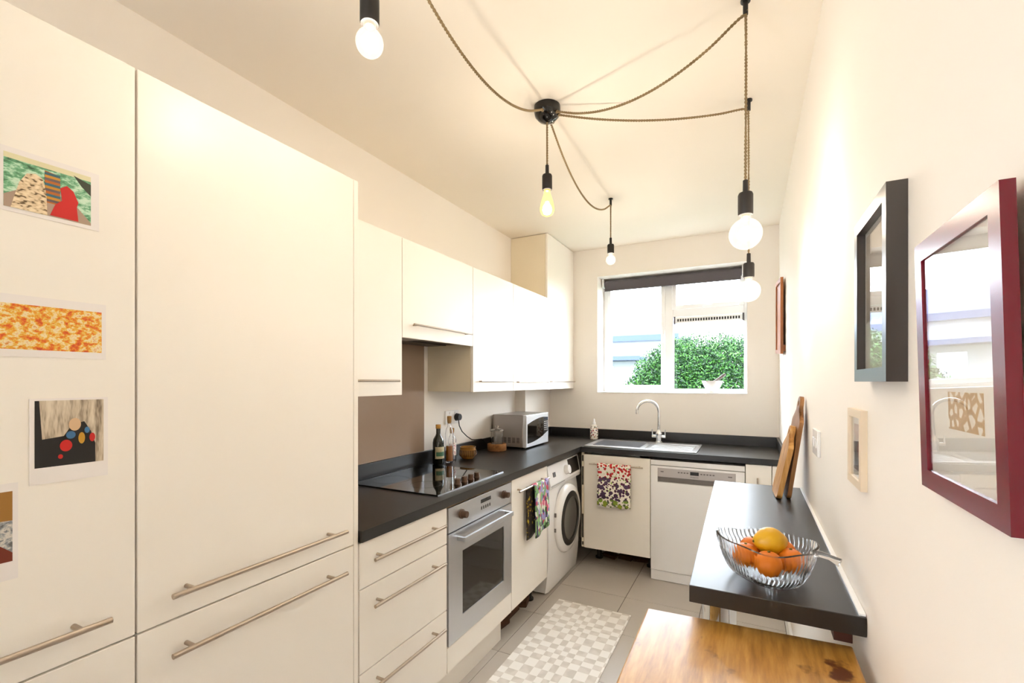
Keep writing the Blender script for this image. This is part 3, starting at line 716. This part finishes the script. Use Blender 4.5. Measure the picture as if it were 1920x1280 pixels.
def fruit(name, mat, x, y, z, r, lab, cat, grp, sq_=(1, 1, .93), rz=0):
    bm = bmesh.new(); bmesh.ops.create_uvsphere(bm, u_segments=28, v_segments=18, radius=r)
    for v_ in bm.verts:
        if cat == 'lemon':
            k = abs(v_.co.x) / r
            v_.co.x *= 1.0 + .22 * max(0, k - .75) / .25
        else:
            k = max(0, abs(v_.co.z) / r - .9) / .1; v_.co.z *= 1 - .05 * k
        v_.co = Vector((v_.co.x * sq_[0], v_.co.y * sq_[1], v_.co.z * sq_[2]))
    me = bpy.data.meshes.new(name); bm.to_mesh(me); bm.free(); me.materials.append(mat); me.polygons.foreach_set('use_smooth', [True] * len(me.polygons))
    o = thing(name, lab, cat, (x, y, z - r * sq_[2]), grp); o.rotation_euler = (0, 0, rz)
    b = bpy.data.objects.new('fruit_body', me); COL.objects.link(b); b.parent = o; b.location = (0, 0, r * sq_[2]); ORG[b.name] = (x, y, z)
    n = MB()
    if cat == 'lemon': n.cyl((x - r * 1.2 * sq_[0], y, z), (x - r * 1.28 * sq_[0], y, z), .003, .0015, seg=10)
    else: n.lathe((x, y, z + r * sq_[2] * .945), [(.0032, 0), (.0028, .0022), (.001, .003)], 10)
    n.build('stem_scar', plain('stem_' + name, '#6f6a28', .8), o)
zb = CZ1 + .006
og = 'oranges in the glass bowl'
for ang, ring, lb in ((-95, .0535, 'orange at the front of the glass bowl, nearest the counter edge'), (-17, .042, 'orange on the right side of the glass bowl by the stem handle'), (60, .0535, 'orange at the back right of the glass bowl'),
                      (132, .0535, 'orange at the back left of the glass bowl'), (199, .0535, 'orange on the left side of the glass bowl')):
    fruit('orange', ORANGE, BX + ring * cos(math.radians(ang)), BY + ring * sin(math.radians(ang)), zb + .047, .0293, lb, 'orange', og)
fruit('lemon', LEMON, BX, BY, zb + .082, .031, 'yellow lemon resting on top of the oranges', 'lemon', None, (1.05, 1, 1), .5)

# ------------------------------------------------------------------ chopping boards leaning on the right wall
def board(label, pts, hole, xb, zb_, xt, zt_, y0, th, mat, cat='chopping board'):
    """outline pts (y offset, length along the board) leaned from (xb, zb_) to (xt, zt_)"""
    L = max(p[1] for p in pts); a = math.atan2(xt - xb, zt_ - zb_)
    P = lambda u, v_, d: (xb + v_ * sin(a) + d * cos(a) - .05 * u, y0 + u, zb_ + v_ * cos(a) - d * sin(a) + th * sin(a))
    n = len(pts); m = MB()
    hp = [(hole[0] + hole[2] * cos(2 * pi * i / n), hole[1] + hole[2] * sin(2 * pi * i / n)) for i in range(n)]
    # match hole points to the outline by angle
    k0 = min(range(n), key=lambda i: (pts[i][0] - hole[0]) ** 2 * 0 + abs(math.atan2(pts[i][1] - hole[1], pts[i][0] - hole[0])))
    pts = pts[k0:] + pts[:k0]
    m.ring_sweep([[P(u, v_, 0) for u, v_ in pts], [P(u, v_, th) for u, v_ in pts], [P(u, v_, th) for u, v_ in hp], [P(u, v_, 0) for u, v_ in hp], [P(u, v_, 0) for u, v_ in pts]], False, False)
    return tag(m.build('chopping_board', mat, bevel=.003), label, cat, 'chopping boards')
def paddle(w_, body, total, kw):
    p = []
    for i in range(6): a = pi + (pi / 2) * i / 5; p.append((.02 + .02 * cos(a), .02 + .02 * sin(a)))
    for i in range(6): a = 1.5 * pi + (pi / 2) * i / 5; p.append((w_ - .02 + .02 * cos(a), .02 + .02 * sin(a)))
    for i in range(6): f = i / 5; p.append((w_ - (w_ - kw) / 2 * (.5 - .5 * cos(pi * f)), body + (total - body) * .45 * f))
    for i in range(9): a = pi * i / 8; p.append((w_ / 2 + kw / 2 * cos(a), total - kw / 2 + kw / 2 * sin(a)))
    for i in range(6): f = 1 - i / 5; p.append(((w_ - kw) / 2 * (.5 - .5 * cos(pi * f)), body + (total - body) * .45 * f))
    return p
board('tall wooden paddle board leaning directly against the right wall', paddle(.2, .30, .40, .07), (.1, .372, .013), .133, CZ1 + .001, .188, 1.335, 2.085, .014, BOARDD)
board('shorter pale wooden paddle board leaning in front of the tall one', paddle(.17, .2, .285, .06), (.085, .26, .011), .096, CZ1 + .001, .152, 1.22, 2.06, .018, BOARDW)

# ------------------------------------------------------------------ frames on the right wall
t = NT('tan_branch_print'); co = t.coord(); vo = t.add('ShaderNodeTexVoronoi', feature='DISTANCE_TO_EDGE'); t.link(co, vo.inputs['Vector']); vo.inputs['Scale'].default_value = 75
t.set(t.ramp(vo.outputs['Distance'], [(.0, '#b98f55'), (.16, '#c8a26a'), (.24, '#efe7da')]), .7); TANPRINT = t.m
t = NT('grey_landscape_print'); s = t.sep(t.coord()); n = t.noise(t.coord(), 18, 4)
z = t.math('ADD', t.math('DIVIDE', s[2], .293), t.math('MULTIPLY', n, .1))
t.set(t.ramp(z, [(.1, '#dfe3d6'), (.4, '#e6e8dd'), (.42, '#8f8577'), (.55, '#b9ac9c'), (.75, '#d8cfc3'), (.9, '#c3b4a4')]), .7); GREYPRINT = t.m
t = NT('small_colour_print'); n = t.noise(t.coord(), 30, 4)
t.set(t.ramp(n, [(.3, '#454a52'), (.45, '#a39a94'), (.55, '#b0705c'), (.7, '#d9d2c8')]), .6); SMALLPRINT = t.m
def frame(name, label, y0, y1, z0, z1, xb, xt, th, bw, mat, prt, prect=None, rec=.006, cat='picture frame'):
    """frame whose front plane sits at x = xb (bottom) and xt (top); it faces the room (-x)"""
    o = thing(name, label, cat, (xb + th / 2, (y0 + y1) / 2, z0))
    sl_ = (xt - xb) / (z1 - z0)
    P = lambda y, z, d: (xb + (z - z0) * sl_ + d, y, z)
    def slab(a, b, c_, d_, d0, d1, m): return m.prism([(a, c_), (b, c_), (b, d_), (a, d_)], P, d0, d1)
    m = MB()
    for a in ((y0, y0 + bw, z0, z1), (y1 - bw, y1, z0, z1), (y0 + bw, y1 - bw, z0, z0 + bw), (y0 + bw, y1 - bw, z1 - bw, z1)): slab(*a, 0, th, m)
    m.build('moulding', mat, o)
    slab(y0 + bw, y1 - bw, z0 + bw, z1 - bw, rec + .001, th - .001, MB()).build('mount', PRINTW if prect else prt, o)
    if prect: slab(*prect, rec + .0004, rec + .001, MB()).build('print', prt, o)
    slab(y0 + bw, y1 - bw, z0 + bw, z1 - bw, rec - .002, rec - .001, MB()).build('glass', PICGL, o)
    return o
frame('framed_picture', 'crimson red picture frame, largest and nearest on the right wall', .527, .747, 1.2745, 1.571, .193, .1855, .0105, .022, REDF, TANPRINT, (.583, .668, 1.352, 1.392), .004)
frame('framed_picture', 'dark brown deep picture frame beside the red one', .852, 1.078, 1.403, 1.696, .1793, .1793, .0255, .022, BLKF, GREYPRINT, (.885, 1.045, 1.435, 1.665), .012)
frame('framed_picture', 'small cream picture frame below the dark brown one', 1.106, 1.238, 1.189, 1.346, .1936, .1936, .0112, .016, WHTF, SMALLPRINT, (1.14, 1.205, 1.22, 1.315), .006)
wfm = thing('wooden_wall_art', 'brown wooden box frame on the right wall by the window', 'picture frame', (.19, 3.48, 1.59))
P = lambda y, z, d: (.176 - (y - 3.3) * .03 + d, y, z + (y - 3.3) * .06)
m = MB()
for a in ((3.3, 3.325, 1.575, 2.05), (3.625, 3.65, 1.575, 2.05), (3.325, 3.625, 1.575, 1.6), (3.325, 3.625, 2.025, 2.05)):
    m.prism([(a[0], a[2]), (a[1], a[2]), (a[1], a[3]), (a[0], a[3])], P, 0, .016)
m.build('moulding', FRAMEW, wfm)
MB().prism([(3.325, 1.6), (3.625, 1.6), (3.625, 2.025), (3.325, 2.025)], P, .008, .012).build('backing', FRAMEW, wfm)
MB().prism([(3.31, 1.59), (3.64, 1.59), (3.64, 1.63), (3.31, 1.63)], P, .0165, .028).build('wall_batten', FRAMEW, wfm)
sw = thing('light_switch', 'white double light switch on the right wall behind the boards', 'switch', (XR, 1.82, 1.16))
box('plate', WHITEG, sw, XR - .009, XR, 1.757, 1.885, 1.16, 1.244, bevel=.002)
for y in (1.79, 1.845): box('rocker', WHITEG, sw, XR - .0125, XR - .009, y - .012, y + .012, 1.187, 1.217, bevel=.001)

# ------------------------------------------------------------------ picture cards on the tall cabinet (plain stand-ins for the artworks)
def card(label, y0, y1, z0, z1, py0, py1, pz0, pz1, shapes, back):
    o = thing('picture_card', label, 'picture', (XF, (y0 + y1) / 2, z0), 'picture cards on the tall cabinet')
    box('paper', PAPER, o, XF + .0003, XF + .0012, y0, y1, z0, z1)
    mats = [back]; m = MB(); x = XF + .0014
    m.prism([(py0, pz0), (py1, pz0), (py1, pz1), (py0, pz1)], yz, XF + .0012, x)
    for k, (mt_, pts) in enumerate(shapes):
        mats.append(mt_); x2 = x + .00012 * (k + 1)
        n0 = len(m.v); m.v += [(x2, py0 + (py1 - py0) * a, pz0 + (pz1 - pz0) * b) for a, b in pts]; m.face(range(n0, n0 + len(pts)), k + 1)
    m.build('print', mats, o); return o
def circ(cx, cy, rx, ry, n=18, a0=0, a1=2 * pi): return [(cx + rx * cos(a0 + (a1 - a0) * i / n), cy + ry * sin(a0 + (a1 - a0) * i / n)) for i in range(n + (a1 - a0 < 6))]
def streak(name, stops, sc_=(1, 30, 60), s=1.0, d=4):
    t = NT(name); t.set(t.ramp(t.noise(t.mapping(t.coord(), scale=sc_, rot=(.5, 0, 0)), s, d, .65), stops), .5); return t.m
def stripes(name, hexes, n):
    t = NT(name); z = t.math('FRACT', t.math('MULTIPLY', t.sep(t.coord())[2], n)); t.set(t.ramp(z, [(i / len(hexes), h) for i, h in enumerate(hexes)], 'CONSTANT'), .6); return t.m
GRN = streak('green_strokes', [(.35, '#2e5a3a'), (.48, '#6fae82'), (.56, '#bfe0c4'), (.7, '#dce8d8')], (1, 40, 90))
CRM = streak('cream_check', [(.36, '#6a5436'), (.46, '#d8bf98'), (.65, '#efdcbc')], (1, 110, 190), 1, 1)
STR = stripes('ochre_stripes', ['#c48a2a', '#3d6a78', '#b5651f', '#6a5a58'], 52)
RED_ = plain('flat_red', '#cc1a14', .5, var=.06); TANB = plain('flat_tan', '#b39a86', .6, var=.1)
PALEY = plain('pale_yellow_band', '#e3dcb4', .6)
DKG = plain('dark_olive', '#3e4436', .6)
card('landscape card of green strokes with cream and red shapes, topmost card', .298, .441, 1.70, 1.812, .309, .428, 1.7075, 1.802, [
    (PALEY, [(0, .9), (1, .9), (1, 1), (0, 1)]), (TANB, [(0, 0), (0, .22), (.2, .4), (.75, .42), (1, .05), (1, 0)]), (DKG, [(.78, .93), (1, .84), (1, .6), (.88, .75)]),
    (STR, [(.44, .25), (.62, .25), (.62, .83), (.44, .86)]), (CRM, [(.07, 0), (.16, .5), (.24, .7), (.34, .74), (.42, .68), (.46, .4), (.47, 0)]),
    (RED_, [(.5, .02), (.56, .25), (.64, .36), (.62, .6), (.7, .68), (.78, .6), (.84, .4), (.82, .3), (.84, .02)])], GRN)
OR_ = streak('orange_tangle', [(.3, '#b5300a'), (.42, '#e0641a'), (.5, '#e6b432'), (.58, '#efe3b8'), (.68, '#d9841e')], (1, 60, 75), 1.2, 6)
card('wide card with a tangled orange and yellow abstract print', .25, .452, 1.447, 1.556, .258, .445, 1.46, 1.54, [], OR_)
DRAPE = streak('cream_drape', [(.35, '#7c6c58'), (.5, '#c4b49c'), (.65, '#dccfba')], (1, 90, 14), 1, 3)
BLK_ = plain('print_black', '#15120f', .5, var=.3, scale=60); BLU = plain('print_blue', '#3f77a8', .5, var=.2); YEL = plain('print_yellow', '#d9a02c', .5, var=.2); SKN = plain('print_buff', '#d8b48c', .5, var=.05)
card('square card with cream drape and dark mound dotted red and blue', .341, .455, 1.216, 1.372, .348, .448, 1.246, 1.368, [
    (BLK_, [(0, 0), (0, 1), (.06, 1), (.1, .42), (.4, .45), (.52, .62), (.7, .66), (.8, .5), (.87, .3), (.87, .0)]), (SKN, circ(.56, .62, .09, .1)), (BLU, circ(.5, .46, .07, .06)), (YEL, circ(.66, .4, .05, .09)),
    (RED_, circ(.43, .3, .09, .09)), (RED_, circ(.82, .4, .045, .07)), (BLU, circ(.74, .52, .04, .05)), (RED_, circ(.35, .14, .035, .035))], DRAPE)
STL = streak('still_life', [(.35, '#3c2a1c'), (.47, '#8d9296'), (.56, '#d8d0c4'), (.66, '#6a6f74')], (1, 50, 70), 1, 4)
card('card with a dim still-life print, lowest card at the left edge', .20, .327, 1.058, 1.226, .21, .32, 1.09, 1.212, [
    (plain('print_ochre', '#a0702c', .6), [(.3, .62), (1, .58), (1, 1), (.3, 1)]), (BLK_, [(.3, .66), (.75, .64), (.75, 1), (.3, 1)]), (plain('print_rust', '#7c2c10', .6, var=.2), [(.3, 0), (1, 0), (1, .12), (.8, .3), (.3, .25)])], STL)

# ------------------------------------------------------------------ pendant lights
HOOKS = [(-.008, 1.598), (.001, 2.169), (-.789, 2.934), (-.768, .788)]
RX, RY = -.768, 1.83
ro = thing('ceiling_rose', 'glossy black domed ceiling rose that feeds the five cords', 'ceiling rose', (RX, RY, ZC - .07))
MB().lathe((RX, RY, ZC), [(.056, 0), (.057, -.02), (.052, -.04), (.036, -.058), (.014, -.067), (.003, -.068)], 32).build('dome', ROSEM, ro, smooth=50)
for dx, dy in ((0, -.05), (.05, -.012), (.05, .012), (.004, .035)):
    a = math.atan2(dy, dx); MB().cyl((RX + .046 * cos(a), RY + .046 * sin(a), ZC - .04), (RX + .056 * cos(a), RY + .056 * sin(a), ZC - .042), .0065, seg=10).build('cord_grip', TWINE, ro, smooth=40)
hook_lab = ['black cord hook on the ceiling above the large nearest globe', 'black cord hook on the ceiling above the farther globe', 'grey cord hook on the ceiling near the window', 'black cord hook on the ceiling nearest the tall cabinets']
for (hx, hy), lb in zip(HOOKS, hook_lab):
    h = thing('cord_hook', lb, 'hook', (hx, hy, ZC - .05), 'cord hooks on the ceiling')
    MB().cyl((hx, hy, ZC), (hx, hy, ZC - .006), .014, seg=18).build('plate', BLACK, h, smooth=40)
    MB().cyl((hx, hy, ZC - .006), (hx, hy, ZC - .045), .0075, seg=14).build('stem', BLACK, h, smooth=40)
def smooth_path(pts, n=160):
    out = []; P = [Vector(p) for p in pts]; P = [P[0] * 2 - P[1]] + P + [P[-1] * 2 - P[-2]]
    k = len(P) - 3
    for i in range(n + 1):
        u = i / n * k; s = min(int(u), k - 1); f = u - s
        a, b, c, d = P[s:s + 4]
        out.append(.5 * ((2 * b) + (c - a) * f + (2 * a - 5 * b + 4 * c - d) * f * f + (3 * b - a - 3 * c + d) * f ** 3))
    return out
def twisted(pts, name, parent, r=.0027, pitch=.022):
    L = 0; P = smooth_path(pts, 60); L = sum((P[i + 1] - P[i]).length for i in range(len(P) - 1))
    P = smooth_path(pts, max(24, int(L / pitch * 7))); m = MB(); a = None; acc = 0; strands = [[], []]
    for i, p in enumerate(P):
        d = (P[min(i + 1, len(P) - 1)] - P[max(i - 1, 0)]).normalized()
        a = d.orthogonal().normalized() if a is None else (a - d * a.dot(d)).normalized(); b = d.cross(a)
        if i: acc += (p - P[i - 1]).length
        th = 2 * pi * acc / pitch
        for s in (0, 1): strands[s].append(p + (a * cos(th + pi * s) + b * sin(th + pi * s)) * r * .85)
    for s in strands: m.tube(s, r, 6)
    return m.build(name, TWINE, parent, smooth=60)
def pendant(label, path, xb, yb, z_cap, z_body, z_low, kind, r, watts):
    p = thing('pendant_light', label, 'pendant light', (xb, yb, z_low - 2.2 * r), 'pendant lights of the ceiling rose')
    twisted(path + [(xb, yb, z_cap)], 'cord', p)
    MB().lathe((xb, yb, 0), [(.0075, z_cap), (.008, z_body + .002), (.019, z_body), (.0215, z_body - .006), (.0215, z_low + .004), (.020, z_low), (.015, z_low)], 24).build('lamp_holder', HOLDER, p, smooth=40)
    nk = .0135
    if kind == 'globe':
        cz = z_low - .012 - r * .97
        prof = [(nk, z_low + .002), (nk, z_low - .008)] + [(r * sin(a), cz + r * cos(a)) for a in [(.3 + (pi - .3) * i / 18) for i in range(19)] if r * sin(a) > nk * .95 or a > 1.5]
        prof = [q for q in prof if q[0] > .0005]
    else:
        cz = z_low - .07
        prof = [(nk, z_low + .002), (nk, z_low - .012), (.018, z_low - .025), (.026, z_low - .05), (.032, z_low - .078), (.031, z_low - .092), (.024, z_low - .105), (.012, z_low - .112), (.001, z_low - .113)]
    b = MB().lathe((xb, yb, 0), prof, 28, False, True).build('bulb', BULBW if kind == 'globe' else BULBY, p, smooth=80)
    MB().lathe((xb, yb, 0), [(nk * .9, z_low + .001), (nk * .9, z_low - .006), (.004, z_low - .01)], 18).build('screw_cap', plain('brass_cap', '#b08a4a', .3, .9), b, smooth=40)
    f = MB()
    for k in range(4):
        a = pi / 2 * k + .4; f.cyl((xb + .006 * cos(a), yb + .006 * sin(a), cz + .02), (xb + .009 * cos(a), yb + .009 * sin(a), cz - .018), .0014, seg=6)
    f.build('filament', FILAM, b)
    l = bpy.data.lights.new('bulb_light', 'POINT'); l.energy = watts; l.color = (1, .89, .74); l.shadow_soft_size = .025
    lo = bpy.data.objects.new('bulb_light', l); COL.objects.link(lo); lo.parent = b; lo.location = Vector((xb, yb, cz)) - Vector(ORG[b.name])
def sag(a, b, s, n=7):
    return [(a[0] + (b[0] - a[0]) * i / n, a[1] + (b[1] - a[1]) * i / n, a[2] + (b[2] - a[2]) * i / n - 4 * s * (i / n) * (1 - i / n)) for i in range(n + 1)]
zh = ZC - .047
h1, h2, h3, h4 = HOOKS
pendant('large globe pendant hanging nearest the right wall', sag((RX + .055, RY - .012, ZC - .042), (h1[0] - .008, h1[1], zh), .10) + [(h1[0] + .001, h1[1], zh - .03)], h1[0], h1[1], 2.024, 1.985, 1.917, 'globe', .0475, BULB_W)
pendant('globe pendant farther along the right side, in front of the window', sag((RX + .055, RY + .012, ZC - .044), (h2[0] - .008, h2[1], zh + .01), .035) + [(h2[0] - .001, h2[1], zh - .03)], h2[0], h2[1], 1.938, 1.898, 1.838, 'globe', .046, BULB_W)
pendant('small globe pendant farthest away near the window', sag((RX + .004, RY + .036, ZC - .06), (h3[0], h3[1] - .008, zh), .15) + [(h3[0], h3[1], zh - .03)], h3[0], h3[1], 2.327, 2.285, 2.227, 'globe', .031, BULB_W)
pendant('small globe pendant at the top edge near the tall cabinets', sag((RX, RY - .055, ZC - .042), (h4[0], h4[1] + .008, zh), .155) + [(h4[0], h4[1], zh - .03)], h4[0], h4[1], 2.30, 2.28, 2.216, 'globe', .031, BULB_W)
pendant('gold teardrop pendant hanging straight below the ceiling rose', [(RX, RY, ZC - .066), (RX, RY, ZC - .14)], RX, RY, 2.33, 2.289, 2.224, 'drop', .032, BULB_W)

# ------------------------------------------------------------------ window sill
mp = thing('mortar', 'white mortar standing on the window sill', 'mortar', (-.262, 4.09, WZ0 + .004))
lathe_part('bowl', [(.045, 0), (.048, .01), (.042, .022), (.06, .05), (.078, .09), (.08, .1), (.072, .1), (.055, .06), (.03, .04), (.002, .036)], (-.262, 4.09, WZ0 + .004), WHITEG, mp, 32)
ps = thing('pestle', 'dark pestle leaning out of the white mortar', 'pestle', (-.245, 4.09, WZ0 + .05))
MB().tube([(-.285, 4.09, WZ0 + .062), (-.25, 4.09, WZ0 + .09), (-.215, 4.085, WZ0 + .118), (-.185, 4.08, WZ0 + .142), (-.165, 4.08, WZ0 + .158)], [.013, .015, .011, .012, .009], 14).build('shaft', plain('dark_stone', '#6b5f5a', .5), ps, smooth=60)

# ------------------------------------------------------------------ outside
structure(box('ground', GRASS, None, -40, 30, YB + .3, 70, -.3, -.25), 'grass ground outside the window', 'ground')
def foliage(name, blobs, n, size, mat, parent):
    vs, fs = [], []
    tot = sum(b[3] * b[4] + b[3] * b[5] for b in blobs)
    for (cx, cy, cz, rx, ry, rz) in blobs:
        for _ in range(int(n * (rx * ry + rx * rz) / tot)):
            d = Vector((random.gauss(0, 1), random.gauss(0, 1), random.gauss(0, 1))).normalized(); k = random.uniform(.5, 1.06)
            p = Vector((cx + d.x * rx * k, cy + d.y * ry * k, cz + d.z * rz * k))
            u = Vector((random.gauss(0, 1), random.gauss(0, 1), random.gauss(0, 1))).normalized(); q = u.orthogonal().normalized(); s = size * random.uniform(.6, 1.3)
            i = len(vs); vs += [p - u * s, p + q * s * .45, p + u * s, p - q * s * .45]; fs.append((i, i + 1, i + 2, i + 3))
    m = MB(); m.v = [tuple(p) for p in vs]; m.f = fs; m.mi = [0] * len(fs)
    me = bpy.data.meshes.new(name); o3 = Vector(ORG[parent.name]); me.from_pydata([tuple(p - o3) for p in vs], [], fs); me.materials.append(mat)
    o = bpy.data.objects.new(name, me); COL.objects.link(o); o.parent = parent; o['kind'] = 'stuff'; ORG[o.name] = tuple(o3); return o
sh = thing('garden_shrub', 'big rounded green shrub growing outside the window', 'shrub', (-.65, 7.3, -.25))
bl_ = [(-.55, 7.3, 1.35, .75, .7, .75), (-.1, 7.3, 1.4, .55, .6, .65), (-1.05, 7.3, 1.15, .6, .6, .65), (-.75, 7.2, 1.65, .4, .4, .42), (-.25, 7.2, 1.72, .42, .4, .36), (-1.45, 7.3, .9, .42, .5, .62), (-1.2, 7.3, 1.45, .42, .45, .45), (-.95, 7.3, 1.7, .38, .4, .36), (-.5, 7.3, .4, 1.0, .7, .7)]
foliage('foliage', bl_, 90000, .021, LEAF, sh)
for dx in (-.4, 0, .35): MB().tube([(-.6 + dx * .3, 7.3, -.26), (-.6 + dx * .6, 7.3, .5), (-.6 + dx, 7.3, 1.3)], [.05, .04, .015], 8).build('stem', BARK, sh, smooth=60)

hs = thing('house', 'pale house with blue-grey roof seen through the left pane', 'house', (-6, 26, -.25))
box('wall', RENDER, hs, -9.5, -3.2, 24, 30, -.25, 3.55)
m = MB().prism([(23.6, 3.55), (30.4, 3.55), (27, 5.2)], lambda a, b, d: (d, a, b), -9.8, -3.0); m.build('roof', SLATE, hs)
box('fascia', SLATE, hs, -9.8, -3.0, 23.55, 23.65, 3.45, 3.75)
box('porch_roof', SLATE, hs, -8.8, -4.6, 22.4, 24, 2.45, 2.65)
for x in (-8.9, -7.2, -5.4, -4.2):
    wn = box('window', UPVC, hs, x, x + .9, 23.94, 24.0, 1.0 if x > -6 else .9, 2.2)
    box('pane', plain('far_glass', '#8796a6', .1), wn, x + .1, x + .8, 23.92, 23.95, 1.1, 2.1)
gh = thing('gabled_house', 'brick house with steep slate gable farther left outside', 'house', (-13.5, 31, -.25))
box('wall', BRICKR, gh, -17, -10.2, 28, 35, -.25, 4.2)
MB().prism([(-17.3, 4.2), (-9.9, 4.2), (-13.6, 8.6)], lambda a, b, d: (a, d, b), 27.7, 35.3).build('roof', SLATE, gh)
for x in (-15.8, -12.2):
    wn = box('window', UPVC, gh, x, x + 1.2, 27.94, 28.0, 1.2, 2.8); box('pane', plain('far_glass2', '#7d8a96', .1), wn, x + .12, x + 1.08, 27.92, 27.95, 1.32, 2.68)
tr = thing('garden_tree', 'tall pale green tree outside beyond the houses', 'tree', (-21, 30, -.25))
MB().tube([(-21, 30, -.3), (-21, 30, 2.5), (-20.8, 30, 5)], [.3, .22, .1], 10).build('trunk', BARK, tr, smooth=60)
foliage('foliage', [(-21, 30, 6, 2.6, 2.4, 2.6), (-19.6, 30, 4.6, 1.8, 1.8, 1.6), (-22.3, 30, 5, 2, 2, 1.8)], 5000, .25, LEAF2, tr)
